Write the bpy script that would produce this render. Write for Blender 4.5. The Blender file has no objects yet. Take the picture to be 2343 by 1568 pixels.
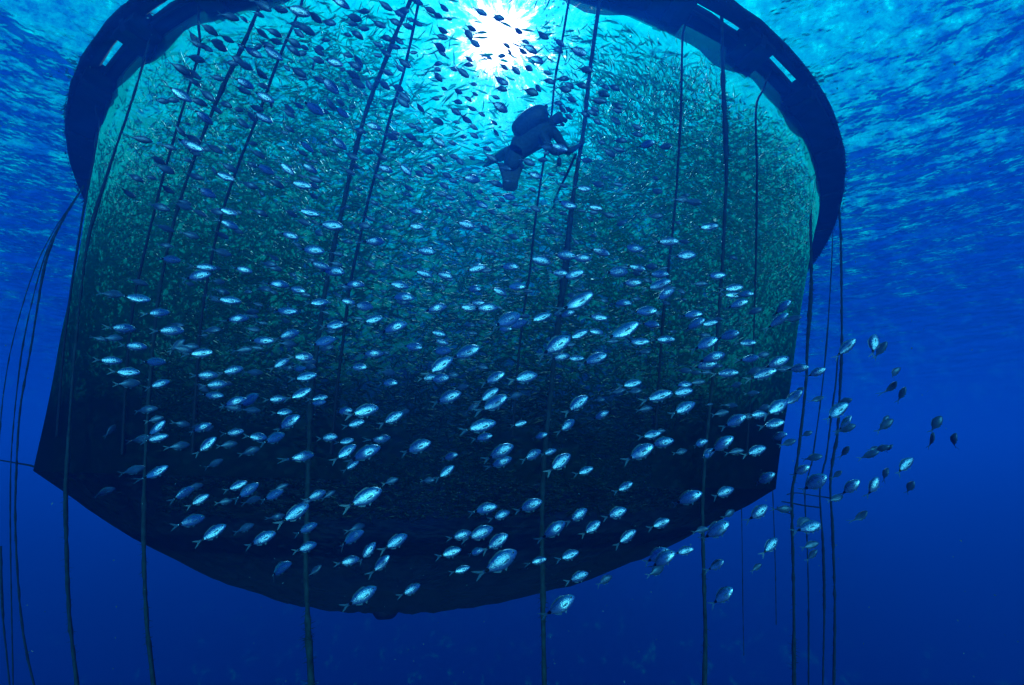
import bpy, bmesh, math, random
import numpy as np
from mathutils import Vector, Matrix, noise
R_ = math.radians
sc = bpy.context.scene
C = sc.collection
random.seed(7); rng = np.random.default_rng(7)

# ------------------------------------------------------------------ camera
F = 1073.0                      # focal length in units of a 2343 x 1568 frame
PITCH = R_(16.4)
cam_d = bpy.data.cameras.new('camera'); cam = bpy.data.objects.new('camera', cam_d); C.objects.link(cam)
cam_d.sensor_width = 36; cam_d.lens = 36 * F / 2343; cam_d.clip_start = .05; cam_d.clip_end = 1500
cam.location = (0, 0, 0); cam.rotation_euler = (R_(90) + PITCH, 0, 0)
sc.camera = cam
cp, sp = math.cos(PITCH), math.sin(PITCH)
def ray(px, py):                # direction through a point of the 2343 x 1568 frame
    x, u = px - 1171.5, 784 - py
    v = Vector((x, F * cp - u * sp, F * sp + u * cp)); return v.normalized()

# ------------------------------------------------------------------ light
SUN = ray(1142, 88)
SEL = math.asin(SUN.z); SAZ = math.atan2(SUN.x, SUN.y)
w = bpy.data.worlds.new('World'); sc.world = w; w.use_nodes = True
nt = w.node_tree; nt.nodes.clear(); N = nt.nodes.new; L = nt.links.new
out = N('ShaderNodeOutputWorld'); bg = N('ShaderNodeBackground'); L(bg.outputs[0], out.inputs[0])
tc = N('ShaderNodeTexCoord'); sep = N('ShaderNodeSeparateXYZ'); L(tc.outputs['Generated'], sep.inputs[0])
mr = N('ShaderNodeMapRange'); mr.inputs[1].default_value = -1; mr.inputs[2].default_value = 1
L(sep.outputs[2], mr.inputs[0])
cr = N('ShaderNodeValToRGB'); L(mr.outputs[0], cr.inputs[0])
WORLD_RAMP = [(-1, (0, .0, .05)), (-.5, (0, .0, .10)), (-.2, (0, .002, .25)), (0, (0, .05, .45)), (.3, (.0, .11, .52)),
              (.5, (.0, .13, .48)), (.75, (.0, .17, .56)), (1, (.0, .17, .56))]
el = cr.color_ramp.elements
while len(el) < len(WORLD_RAMP): el.new(.5)
for e_, (z_, c_) in zip(el, WORLD_RAMP): e_.position = (z_ + 1) / 2; e_.color = (*c_, 1)
sky = N('ShaderNodeTexSky'); sky.sky_type = 'NISHITA'; sky.sun_disc = False
sky.sun_elevation = SEL; sky.sun_rotation = SAZ
skm = N('ShaderNodeMix'); skm.data_type = 'RGBA'; skm.blend_type = 'MULTIPLY'; skm.inputs[0].default_value = 1
L(sky.outputs[0], skm.inputs[6]); skm.inputs[7].default_value = (.0, .010, .018, 1)
up = N('ShaderNodeMapRange'); up.inputs[1].default_value = .15; up.inputs[2].default_value = .5; L(sep.outputs[2], up.inputs[0])
skv = N('ShaderNodeMix'); skv.data_type = 'RGBA'; skv.blend_type = 'MULTIPLY'; skv.inputs[0].default_value = 1
L(skm.outputs[2], skv.inputs[6]); L(up.outputs[0], skv.inputs[7])
ad = N('ShaderNodeMix'); ad.data_type = 'RGBA'; ad.blend_type = 'ADD'; ad.inputs[0].default_value = 1
L(cr.outputs[0], ad.inputs[6]); L(skv.outputs[2], ad.inputs[7])
# glow round the sun
dt = N('ShaderNodeVectorMath'); dt.operation = 'DOT_PRODUCT'; L(tc.outputs['Generated'], dt.inputs[0]); dt.inputs[1].default_value = SUN
ac = N('ShaderNodeMath'); ac.operation = 'ARCCOSINE'; L(dt.outputs['Value'], ac.inputs[0])
# ripples break the sun into ragged rays
vd = N('ShaderNodeVectorMath'); vd.operation = 'SUBTRACT'; L(tc.outputs['Generated'], vd.inputs[0]); vd.inputs[1].default_value = SUN
vn = N('ShaderNodeVectorMath'); vn.operation = 'NORMALIZE'; L(vd.outputs[0], vn.inputs[0])
vm = N('ShaderNodeVectorMath'); vm.operation = 'MULTIPLY_ADD'; L(vd.outputs[0], vm.inputs[0]); vm.inputs[1].default_value = (9, 9, 9); L(vn.outputs[0], vm.inputs[2])
rn = N('ShaderNodeTexNoise'); rn.inputs['Scale'].default_value = 4.2; rn.inputs['Detail'].default_value = 5; rn.inputs['Roughness'].default_value = .75; L(vm.outputs[0], rn.inputs[0])
rm = N('ShaderNodeMapRange'); rm.inputs[1].default_value = .3; rm.inputs[2].default_value = .7; rm.inputs[3].default_value = .32; rm.inputs[4].default_value = 2.0; L(rn.outputs[0], rm.inputs[0])
am = N('ShaderNodeMath'); am.operation = 'MULTIPLY'; L(ac.outputs[0], am.inputs[0]); L(rm.outputs[0], am.inputs[1]); ac = am
gr = N('ShaderNodeMapRange'); gr.inputs[1].default_value = 0; gr.inputs[2].default_value = R_(60); L(ac.outputs[0], gr.inputs[0])
g = N('ShaderNodeValToRGB'); L(gr.outputs[0], g.inputs[0])
GLOW = [(0, (60, 60, 60)), (.022, (40, 42, 44)), (.040, (9, 12, 12)), (.056, (1.6, 3.6, 3.6)), (.085, (.1, 1.7, 1.6)), (.2, (.0, 1.1, .8)), (.45, (0, .5, .3)), (1, (0, 0, 0))]
el = g.color_ramp.elements
while len(el) < len(GLOW): el.new(.5)
for e_, (z_, c_) in zip(el, GLOW): e_.position = z_; e_.color = (*c_, 1)
ad2 = N('ShaderNodeMix'); ad2.data_type = 'RGBA'; ad2.blend_type = 'ADD'; ad2.inputs[0].default_value = 1
L(ad.outputs[2], ad2.inputs[6]); L(g.outputs[0], ad2.inputs[7]); L(ad2.outputs[2], bg.inputs[0])
# bright patch added behind the camera, standing in for unseen camera strobes
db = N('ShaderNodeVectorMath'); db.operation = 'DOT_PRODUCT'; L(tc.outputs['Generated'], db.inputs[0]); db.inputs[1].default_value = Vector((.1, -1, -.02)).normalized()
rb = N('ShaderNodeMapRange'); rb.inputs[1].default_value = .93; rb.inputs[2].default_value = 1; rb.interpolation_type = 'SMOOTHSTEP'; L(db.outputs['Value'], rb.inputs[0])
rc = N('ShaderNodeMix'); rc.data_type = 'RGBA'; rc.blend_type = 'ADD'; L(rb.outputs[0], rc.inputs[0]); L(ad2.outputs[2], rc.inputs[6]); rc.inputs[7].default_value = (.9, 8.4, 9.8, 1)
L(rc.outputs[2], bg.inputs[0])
bg.inputs[1].default_value = 1.0; w.cycles.sampling_method = "MANUAL"; w.cycles.sample_map_resolution = 2048
sun_d = bpy.data.lights.new('sun', 'SUN'); sun_d.energy = 6.8; sun_d.angle = R_(.5); sun_d.color = (.22, .8, 1.0)
sun = bpy.data.objects.new('sun', sun_d); C.objects.link(sun); sun.rotation_euler = (-SUN).to_track_quat('-Z', 'Y').to_euler()
sun.location = SUN * 60
sc.view_settings.view_transform = 'Standard'; sc.view_settings.look = 'None'; sc.view_settings.exposure = 0; sc.view_settings.gamma = 1
cy = sc.cycles
cy.max_bounces = 6; cy.transparent_max_bounces = 24; cy.volume_bounces = 0; cy.caustics_refractive = False; cy.caustics_reflective = False
cy.sample_clamp_indirect = .7; cy.sample_clamp_direct = 8; cy.use_denoising = True

# ------------------------------------------------------------------ helpers
def tag(o, label=None, cat=None, group=None, kind=None):
    if label: o['label'] = label
    if cat: o['category'] = cat
    if group: o['group'] = group
    if kind: o['kind'] = kind
    return o
def mesh_obj(name, verts, faces, mat=None, parent=None, smooth=True):
    m = bpy.data.meshes.new(name); m.from_pydata([tuple(v) for v in verts], [], faces)
    if smooth: m.polygons.foreach_set('use_smooth', [True] * len(m.polygons))
    if mat: m.materials.append(mat)
    m.update(); o = bpy.data.objects.new(name, m); C.objects.link(o)
    if parent: o.parent = parent
    return o
def empty(name, loc=(0, 0, 0)):
    o = bpy.data.objects.new(name, None); C.objects.link(o); o.location = loc; o.empty_display_size = .2; return o
def newmat(name):
    m = bpy.data.materials.new(name); m.use_nodes = True; t = m.node_tree; t.nodes.clear(); return m, t, t.nodes.new, t.links.new
def simple(name, col, rough=.6, scale=6, var=.35, metal=0, bump=.2):
    m, t, N, L = newmat(name)
    o = N('ShaderNodeOutputMaterial'); p = N('ShaderNodeBsdfPrincipled'); L(p.outputs[0], o.inputs[0])
    tc = N('ShaderNodeTexCoord'); n = N('ShaderNodeTexNoise'); n.inputs['Scale'].default_value = scale; n.inputs['Detail'].default_value = 5
    L(tc.outputs['Object'], n.inputs['Vector'])
    r = N('ShaderNodeValToRGB'); r.color_ramp.elements[0].position = .3; r.color_ramp.elements[1].position = .7
    r.color_ramp.elements[0].color = (*[c * (1 - var) for c in col], 1); r.color_ramp.elements[1].color = (*[c * (1 + var) for c in col], 1)
    L(n.outputs[0], r.inputs[0]); L(r.outputs[0], p.inputs['Base Color'])
    p.inputs['Roughness'].default_value = rough; p.inputs['Metallic'].default_value = metal
    b = N('ShaderNodeBump'); b.inputs['Strength'].default_value = bump; b.inputs['Distance'].default_value = .02
    L(n.outputs[0], b.inputs['Height']); L(b.outputs[0], p.inputs['Normal'])
    return m

# ------------------------------------------------------------------ cage geometry
H = 10.0
def cage_c(z):
    t = min(1, max(0, (H - z) / H)); return Vector((-1.75 - 1.45 * t, 26.15))
def cage_r(z, off=0):
    t = min(1, max(0, (H - z) / H)); return 19.55 - 2.0 * t ** .72 + off
EX = .825                        # the current presses the ring a little oval
def rim_z(x): return .02 - .024 * (x + 3.2)        # the bottom rim tilts a little
def cage_hit(px, py, off=.35, zmax=H):
    d = ray(px, py); h = math.hypot(d.x, d.y); lo = None; s = 3.0
    while s < 40:
        p = d * s
        c = cage_c(p.z)
        if math.hypot((p.x - c.x) / EX, p.y - c.y) < cage_r(p.z, off): return p
        s += .02
    return None
# ------------------------------------------------------------------ water body (the air of this place)
m, t, N, L = newmat('water_volume')
o_ = N('ShaderNodeOutputMaterial'); pv = N('ShaderNodeVolumePrincipled'); L(pv.outputs[0], o_.inputs['Volume'])
pv.inputs['Color'].default_value = (.003, .14, .91, 1); pv.inputs['Density'].default_value = .023
pv.inputs['Anisotropy'].default_value = .5; pv.inputs['Absorption Color'].default_value = (.15, .02, .97, 1)
X0, X1, Y0, Y1, Z0, Z1 = -260, 260, -14, 320, -46, 11.2
hz = mesh_obj('haze', [(x, y, z) for x in (X0, X1) for y in (Y0, Y1) for z in (Z0, Z1)],
              [(0, 1, 3, 2), (4, 6, 7, 5), (0, 4, 5, 1), (2, 3, 7, 6), (0, 2, 6, 4), (1, 5, 7, 3)], m, smooth=False)
tag(hz, 'blue sea water thickening with distance', None, None, 'stuff')

# ------------------------------------------------------------------ sea surface from below
m, t, N, L = newmat('sea_surface')
o_ = N('ShaderNodeOutputMaterial')
tc = N('ShaderNodeTexCoord'); mp = N('ShaderNodeMapping'); mp.inputs['Scale'].default_value = (1.0, 1.2, 1); mp.inputs['Rotation'].default_value = (0, 0, R_(18))
L(tc.outputs['Object'], mp.inputs[0])
n1 = N('ShaderNodeTexNoise'); n1.inputs['Scale'].default_value = .42; n1.inputs['Detail'].default_value = 4; L(mp.outputs[0], n1.inputs[0])
n2 = N('ShaderNodeTexNoise'); n2.inputs['Scale'].default_value = 2.4; n2.inputs['Detail'].default_value = 4; n2.inputs['Distortion'].default_value = .8; L(mp.outputs[0], n2.inputs[0])
mx = N('ShaderNodeMath'); mx.operation = 'MULTIPLY_ADD'; L(n2.outputs[0], mx.inputs[0]); mx.inputs[1].default_value = .045; 
ml = N('ShaderNodeMath'); ml.operation = 'MULTIPLY'; L(n1.outputs[0], ml.inputs[0]); ml.inputs[1].default_value = .75; L(ml.outputs[0], mx.inputs[2])
bp = N('ShaderNodeBump'); bp.inputs['Strength'].default_value = 1; bp.inputs['Distance'].default_value = 1.0; L(mx.outputs[0], bp.inputs['Height'])
fr = N('ShaderNodeFresnel'); fr.inputs['IOR'].default_value = 1.13; L(bp.outputs[0], fr.inputs['Normal'])
gl = N('ShaderNodeBsdfGlossy'); gl.inputs['Roughness'].default_value = .05; gl.inputs['Color'].default_value = (.8, .85, .95, 1); L(bp.outputs[0], gl.inputs['Normal'])
tr = N('ShaderNodeBsdfTransparent')
rf = N('ShaderNodeBsdfRefraction'); rf.inputs['IOR'].default_value = 1.25; rf.inputs['Roughness'].default_value = 0; L(bp.outputs[0], rf.inputs['Normal'])
m1 = N('ShaderNodeMixShader'); m1.inputs[0].default_value = .18; L(tr.outputs[0], m1.inputs[1]); L(rf.outputs[0], m1.inputs[2])
m2 = N('ShaderNodeMixShader'); fk = N('ShaderNodeMath'); fk.operation = 'MULTIPLY'; fk.inputs[1].default_value = .85; L(fr.outputs[0], fk.inputs[0]); L(fk.outputs[0], m2.inputs[0]); L(m1.outputs[0], m2.inputs[1]); L(gl.outputs[0], m2.inputs[2]); L(m2.outputs[0], o_.inputs[0])
ws = mesh_obj('sea_surface', [(X0 + 3, Y0 + 3, H), (X1 - 3, Y0 + 3, H), (X1 - 3, Y1 - 3, H), (X0 + 3, Y1 - 3, H)], [(0, 1, 2, 3)], m, smooth=False)
tag(ws, 'rippled underside of the sea surface', None, None, 'structure')

# ------------------------------------------------------------------ net
def net_mat(name, alpha, col, tcol, low=None):
    # shade of the packed fish put into the net: darker, more closed lower down
    m, t, N, L = newmat(name)
    o_ = N('ShaderNodeOutputMaterial'); tr = N('ShaderNodeBsdfTransparent'); df = N('ShaderNodeBsdfDiffuse'); tl = N('ShaderNodeBsdfTranslucent')
    df.inputs[0].default_value = (*col, 1); tl.inputs[0].default_value = (*tcol, 1)
    ads = N('ShaderNodeAddShader'); L(df.outputs[0], ads.inputs[0]); L(tl.outputs[0], ads.inputs[1])
    tc = N('ShaderNodeTexCoord'); n = N('ShaderNodeTexNoise'); n.inputs['Scale'].default_value = .35; n.inputs['Detail'].default_value = 6
    mp = N('ShaderNodeMapping'); mp.inputs['Scale'].default_value = (1, 1, .35); L(tc.outputs['Object'], mp.inputs[0]); L(mp.outputs[0], n.inputs[0])
    lw = N('ShaderNodeLayerWeight'); lw.inputs[0].default_value = .5
    mr = N('ShaderNodeMapRange'); L(n.outputs[0], mr.inputs[0]); mr.inputs[1].default_value = .3; mr.inputs[2].default_value = .7
    mr.inputs[3].default_value = alpha - .06; mr.inputs[4].default_value = alpha + .06
    pw = N('ShaderNodeMath'); pw.operation = 'POWER'; L(lw.outputs['Facing'], pw.inputs[0]); pw.inputs[1].default_value = 3
    ma = N('ShaderNodeMath'); ma.operation = 'MULTIPLY_ADD'; ma.use_clamp = True; L(pw.outputs[0], ma.inputs[0]); ma.inputs[1].default_value = 1 - alpha; L(mr.outputs[0], ma.inputs[2])
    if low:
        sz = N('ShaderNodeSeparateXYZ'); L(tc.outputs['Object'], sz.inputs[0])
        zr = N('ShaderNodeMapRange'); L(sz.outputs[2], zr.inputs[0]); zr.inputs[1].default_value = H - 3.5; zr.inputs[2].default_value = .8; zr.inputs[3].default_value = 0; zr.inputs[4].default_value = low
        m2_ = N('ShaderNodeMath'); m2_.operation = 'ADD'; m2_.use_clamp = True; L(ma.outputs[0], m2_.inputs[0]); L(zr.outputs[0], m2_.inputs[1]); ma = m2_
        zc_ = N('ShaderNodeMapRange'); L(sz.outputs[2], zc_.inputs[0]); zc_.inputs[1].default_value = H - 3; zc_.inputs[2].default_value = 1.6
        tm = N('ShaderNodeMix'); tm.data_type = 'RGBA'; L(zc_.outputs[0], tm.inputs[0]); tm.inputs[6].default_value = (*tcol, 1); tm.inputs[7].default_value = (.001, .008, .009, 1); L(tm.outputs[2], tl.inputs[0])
    mi = N('ShaderNodeMixShader'); L(ma.outputs[0], mi.inputs[0]); L(tr.outputs[0], mi.inputs[1]); L(ads.outputs[0], mi.inputs[2]); L(mi.outputs[0], o_.inputs[0])
    return m
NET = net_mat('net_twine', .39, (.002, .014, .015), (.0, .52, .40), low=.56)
SKIRT = net_mat('skirt_cloth', .93, (.004, .016, .022), (.002, .016, .018))
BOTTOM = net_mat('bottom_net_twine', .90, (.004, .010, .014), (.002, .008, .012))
cage = empty('fish_cage', (-1.75, 26.15, H)); tag(cage, 'huge round floating net cage full of fish under a dark collar', 'fish cage')
def place(o): o.parent = cage; o.matrix_parent_inverse = Matrix.Translation((-cage.location)); return o
NA, NV = 192, 26
def wall_pt(a, v, off=0):       # v 0 top .. 1 rim
    x = math.sin(a); z = H - .35 - (H - .35) * v
    c = cage_c(z); r = cage_r(z, off); 
    sag = .10 * math.sin(a * 24) * math.sin(math.pi * min(1, v * 1.0)) * .6 + .12 * (noise.noise(Vector((math.cos(a) * 4, math.sin(a) * 4, v * 3))))
    p = Vector((c.x + EX * (r + sag) * math.sin(a), c.y - (r + sag) * math.cos(a), z))
    p.z += rim_z(p.x) * v
    return p
vs = []; fs = []
for j in range(NV + 1):
    for i in range(NA): vs.append(wall_pt(2 * math.pi * i / NA, j / NV))
for j in range(NV):
    for i in range(NA): fs.append((j * NA + i, j * NA + (i + 1) % NA, (j + 1) * NA + (i + 1) % NA, (j + 1) * NA + i))
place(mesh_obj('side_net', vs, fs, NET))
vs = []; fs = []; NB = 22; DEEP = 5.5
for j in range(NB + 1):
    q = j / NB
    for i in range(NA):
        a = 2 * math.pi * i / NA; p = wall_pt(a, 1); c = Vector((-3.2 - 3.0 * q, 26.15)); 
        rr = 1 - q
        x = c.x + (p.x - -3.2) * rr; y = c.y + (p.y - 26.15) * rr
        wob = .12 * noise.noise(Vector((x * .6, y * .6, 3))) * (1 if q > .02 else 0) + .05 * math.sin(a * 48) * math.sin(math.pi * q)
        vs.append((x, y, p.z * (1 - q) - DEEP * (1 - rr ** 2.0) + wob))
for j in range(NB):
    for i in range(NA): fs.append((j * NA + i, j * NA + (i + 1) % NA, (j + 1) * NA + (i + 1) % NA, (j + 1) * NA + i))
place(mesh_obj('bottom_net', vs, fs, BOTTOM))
# skirt with scalloped lower edge hung inside the collar
vs = []; fs = []; NS = 384
for j in range(9):
    for i in range(NS):
        a = 2 * math.pi * i / NS; s = abs(math.sin(a * 15)); dep = .42 + .22 * (1 - s)
        f = j / 8; z = H - .1 - dep * f
        c = cage_c(z); r = cage_r(z, -.02) + .05 * math.sin(a * 60 + 3 * f) * f
        vs.append((c.x + EX * r * math.sin(a), c.y - r * math.cos(a), z))
for j in range(8):
    for i in range(NS): fs.append((j * NS + i, j * NS + (i + 1) % NS, (j + 1) * NS + (i + 1) % NS, (j + 1) * NS + i))
place(mesh_obj('net_skirt', vs, fs, SKIRT))
def torus(name, cx, cy, z, R, r, mat, na=192, nb=10, wob=0):
    vs = []; fs = []
    for i in range(na):
        a = 2 * math.pi * i / na
        for k in range(nb):
            b = 2 * math.pi * k / nb; rr = r * (1 + wob * noise.noise(Vector((math.cos(a) * 30, math.sin(a) * 30, k * .7))))
            vs.append((cx + EX * (R + rr * math.cos(b)) * math.sin(a), cy - (R + rr * math.cos(b)) * math.cos(a), z + rr * math.sin(b)))
    for i in range(na):
        for k in range(nb): fs.append((i * nb + k, i * nb + (k + 1) % nb, ((i + 1) % na) * nb + (k + 1) % nb, ((i + 1) % na) * nb + k))
    return mesh_obj(name, vs, fs, mat)
PIPE = simple('fouled_black_plastic', (.012, .018, .022), .6, 3, .5)
col = empty('floating_collar', (-1.75, 26.15, H)); tag(col, 'dark round floating collar of pipes with slots, holding up the net cage', 'collar')
def placec(o): o.parent = col; o.matrix_parent_inverse = Matrix.Translation((-col.location)); return o
placec(torus('inner_pipe', -1.75, 26.15, H - .1, 19.5, .2, PIPE, wob=.25))
placec(torus('outer_pipe', -1.75, 26.15, H - .1, 19.98, .18, PIPE, wob=.25))
placec(torus('hand_rail', -1.75, 26.15, H - .28, 19.68, .035, PIPE, wob=.3, nb=6))
NBRK = 42
for k in range(NBRK):
    a0 = 2 * math.pi * (k - .04) / NBRK; a1 = a0 + 2 * math.pi * .38 / NBRK
    if not .28 < abs((a0 + .1 + math.pi) % (2 * math.pi) - math.pi) < .62: a1 = a0 + 2 * math.pi / NBRK * .995
    vs = []; n = 8
    for i in range(n + 1):
        a = a0 + (a1 - a0) * i / n
        for (r, z) in ((19.12, H - .34), (20.02, H - .36), (20.02, H - .02), (19.12, H - .02)):
            zz = z - .05 * (1 + noise.noise(Vector((a * 40, r * 3, 1)))) * (z < H - .2)
            vs.append((-1.75 + EX * r * math.sin(a), 26.15 - r * math.cos(a), zz))
    fs = [(0, 1, 2, 3), (n * 4 + 3, n * 4 + 2, n * 4 + 1, n * 4)]
    for i in range(n):
        for q in range(4): fs.append((i * 4 + q, (i + 1) * 4 + q, (i + 1) * 4 + (q + 1) % 4, i * 4 + (q + 1) % 4))
    placec(mesh_obj('walkway_deck', vs, fs, PIPE, smooth=False))

# weed hanging from the collar
vs = []; fs = []; wr_ = random.Random(4)
for q in range(5200):
    a = wr_.uniform(-2.2, 2.2); R0 = wr_.choice([20.14, 20.14, 20.05, 19.2, 19.68]); g_ = .35 + max(0, noise.noise(Vector((math.sin(a) * 9, math.cos(a) * 9, R0)))) * 1.6
    c0 = Vector((-1.75 + EX * R0 * math.sin(a), 26.15 - R0 * math.cos(a), H - .22 - .1 * wr_.random())); ln = wr_.uniform(.05, .26) * g_
    rad_ = Vector((math.sin(a), -math.cos(a), 0)); dr = (rad_ * (1 if R0 > 20 else -.4) * wr_.uniform(-.2, 1) + Vector((wr_.uniform(-.5, .5), wr_.uniform(-.5, .5), -wr_.uniform(.2, 1)))).normalized()
    sd = dr.cross(Vector((.3, .2, 1))).normalized(); k0 = len(vs); w_ = .012
    vs += [c0 + sd * w_, c0 - sd * w_, c0 + rad_ * w_, c0 + dr * ln]; fs += [(k0, k0 + 1, k0 + 3), (k0 + 1, k0 + 2, k0 + 3), (k0 + 2, k0, k0 + 3)]
WEED = simple('collar_weed', (.02, .035, .025), .9, 5, .4)
placec(mesh_obj('weed_fringe', vs, fs, WEED, smooth=False))
# brackets clasping the pipes
for k in range(NBRK):
    a = 2 * math.pi * (k + .15) / NBRK; ca, sa = math.cos(a), math.sin(a); t1 = Vector((ca, sa, 0)) ; r1 = Vector((EX * sa, -ca, 0)); vs = []
    for (rr, z, hw) in ((19.05, H - .36, .10), (19.38, H - .50, .12), (19.72, H - .44, .07), (19.96, H - .50, .10), (20.06, H - .34, .08)):
        c0 = Vector((-1.75, 26.15, 0)) + r1 * rr
        for s_ in (-1, 1):
            for dz in (0, .20): vs.append(Vector((c0.x, c0.y, z + dz)) + t1 * hw * s_)
    fs = [(0, 1, 3, 2), (16, 18, 19, 17)]
    for i in range(4):
        k0 = i * 4; fs += [(k0, k0 + 2, k0 + 6, k0 + 4), (k0 + 1, k0 + 5, k0 + 7, k0 + 3), (k0, k0 + 4, k0 + 5, k0 + 1), (k0 + 2, k0 + 3, k0 + 7, k0 + 6)]
    placec(mesh_obj('bracket', vs, fs, PIPE, smooth=False))
# ------------------------------------------------------------------ ropes
ROPE = simple('fouled_rope', (.020, .048, .046), .9, 9, .5, 0, .6)
THIN = simple('thin_dark_rope', (.014, .022, .026), .8, 12, .4, 0, .4)
def curve_pts(pts, step=.14):
    P = [Vector(p) for p in pts]; out = []
    for i in range(len(P) - 1):
        p0, p1, p2, p3 = P[max(0, i - 1)], P[i], P[i + 1], P[min(len(P) - 1, i + 2)]
        n = max(1, int((p2 - p1).length / step))
        for k in range(n):
            s = k / n
            out.append(.5 * ((2 * p1) + (-p0 + p2) * s + (2 * p0 - 5 * p1 + 4 * p2 - p3) * s * s + (-p0 + 3 * p1 - 3 * p2 + p3) * s ** 3))
    out.append(P[-1]); return out
def rope_mesh(name, pts, rad, mat, fuzz=0, seed=0, nb=7, lumps=.5, fuzzy=None, parent=None):
    rd = random.Random(seed); pts = curve_pts(pts, max(.09, rad * 1.5)); vs = []; fs = []; n = len(pts)
    for i, p in enumerate(pts):
        t_ = (pts[min(i + 1, n - 1)] - pts[max(i - 1, 0)]).normalized(); s = t_.cross(Vector((0, 1, .1))).normalized(); u = t_.cross(s)
        gr = max(0, noise.noise(Vector((p.z * .45, seed * 3.7, 0)))) * 2 + .25
        g = 1 + lumps * (gr * .8 + .8 * noise.noise(Vector((p.z * 4, seed, 1))) )
        for k in range(nb):
            b = 2 * math.pi * k / nb; r = rad * g * (1 + lumps * .45 * noise.noise(Vector((math.cos(b) * 2, math.sin(b) * 2 + seed, p.z * 7))))
            vs.append(p + s * r * math.cos(b) + u * r * math.sin(b))
        if i < n - 1:
            for k in range(nb): fs.append((i * nb + k, i * nb + (k + 1) % nb, (i + 1) * nb + (k + 1) % nb, (i + 1) * nb + k))
    fs.append(tuple(range(nb))); fs.append(tuple(range((n - 1) * nb, n * nb))[::-1])
    # weed: thin tapering blades of 3-sided section
    if fuzz:
        for i in range(n - 1):
            p = pts[i]; gr = max(0, noise.noise(Vector((p.z * .45, seed * 3.7, 0)))) * 2 + .18
            for q in range(int(fuzz * gr + rd.random())):
                a = rd.uniform(0, 2 * math.pi); ln = rad * rd.uniform(1.8, 5.0) * (.6 + gr * .5); dr = Vector((math.cos(a), math.sin(a), rd.uniform(-.9, .5))).normalized()
                b0 = p + dr * rad * .7 + Vector((0, 0, rd.uniform(-.06, .06))); wd = rad * .3; k0 = len(vs); sd = dr.cross(Vector((0, 0, 1))).normalized()
                vs += [b0 + sd * wd, b0 - sd * wd, b0 + Vector((0, 0, wd)), b0 + dr * ln + Vector((0, 0, rd.uniform(-.4, .1) * ln))]
                fs += [(k0, k0 + 1, k0 + 3), (k0 + 1, k0 + 2, k0 + 3), (k0 + 2, k0, k0 + 3)]
    return mesh_obj(name, vs, fs, mat, parent)
def track(pts, off=.45, dist=None):
    """points of the rope in space: on the cage's outside where it runs past the cage, at its own distance elsewhere"""
    res = []; hd = None
    for (x, y) in pts:
        d = ray(x, y); h = math.hypot(d.x, d.y)
        if dist is None:
            p = cage_hit(x, y, off) if y < 1060 else None
            if p is None: p = d * ((hd or 10.5) / h)
            hd = math.hypot(p.x, p.y)
        else: p = d * (dist / h)
        res.append(p)
    for i in range(1, len(res) - 1): pass
    return res
def add_rope(pts, wpx, label, off=.45, dist=None, fuzz=0, seed=0, name='mooring_rope', mat=None, lumps=.75, group='ropes hanging round the cage', ext_up=True, ext_dn=True):
    P = track(pts, off, dist)
    dm = sum(p.length for p in P) / len(P); rad = wpx * dm / F / 2 * .7
    if ext_up and pts[0][1] <= 70:
        d = (P[0] - P[1]).normalized(); 
        P.insert(0, P[0] + d * ((H - .15 - P[0].z) / max(d.z, .3)))
    elif ext_up and 200 < pts[0][1] < 500: P.insert(0, Vector((P[0].x, P[0].y, H - .1)))
    if ext_dn and pts[-1][1] >= 1560:
        d = (P[-1] - P[-2]).normalized(); P.append(P[-1] + d * 6)
    o = rope_mesh(name, P, rad, mat or ROPE, fuzz, seed, lumps=lumps)
    tag(o, label, 'rope', group); return o, P
add_rope([(600, 0), (560, 95), (510, 200), (460, 320), (415, 450), (385, 560), (360, 700), (345, 850), (335, 1000), (330, 1130), (330, 1300), (338, 1450), (352, 1568)], 6.5,
         'weedy rope crossing the left third of the cage, ending lower left', fuzz=5, seed=3)
add_rope([(940, 0), (905, 80), (870, 170), (840, 250), (810, 360), (790, 450), (765, 560), (745, 660), (728, 780), (712, 900), (708, 1000), (702, 1200), (700, 1300), (706, 1450), (712, 1568)], 11,
         'thickest shaggy rope left of the sun, running down to the bottom edge left of centre', fuzz=14, seed=5)
add_rope([(1372, 0), (1358, 100), (1345, 200), (1335, 300), (1320, 390), (1305, 500), (1295, 600), (1280, 720), (1265, 850), (1255, 950), (1245, 1050), (1240, 1200), (1242, 1350), (1245, 1568)], 11,
         'thick rope that the diver holds, dropping to the bottom edge near the centre', off=.4, fuzz=10, seed=9)
add_rope([(1652, 60), (1655, 200), (1660, 300), (1662, 400), (1658, 500), (1652, 620), (1638, 800), (1617, 1000), (1608, 1130), (1608, 1200), (1610, 1300), (1614, 1450), (1612, 1568)], 8.2,
         'dark knobbly rope on the right of the cage, below the long collar slot', fuzz=7, seed=14)
add_rope([(1836, 262), (1848, 330), (1853, 430), (1855, 525), (1856, 661), (1847, 797), (1845, 865), (1835, 967), (1825, 1050), (1818, 1094), (1812, 1145), (1816, 1360), (1817, 1568)], 5.6,
         'bristly rope just outside the right edge of the cage, nearest to it', dist=16.5, fuzz=6, seed=21)
add_rope([(1915, 400), (1920, 480), (1924, 560), (1926, 780), (1922, 890), (1915, 1000), (1907, 1043), (1900, 1111), (1905, 1213), (1910, 1383), (1908, 1568)], 4.6,
         'outermost rope in the open water to the right of the cage', dist=19, fuzz=4, seed=27)
add_rope([(1917, 817), (1912, 880), (1907, 916), (1890, 1050), (1886, 1063), (1876, 1128), (1883, 1247), (1886, 1383), (1883, 1568)], 3.4,
         'slim rope second from the outermost in the open water on the right', dist=21, fuzz=2, seed=31)
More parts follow.
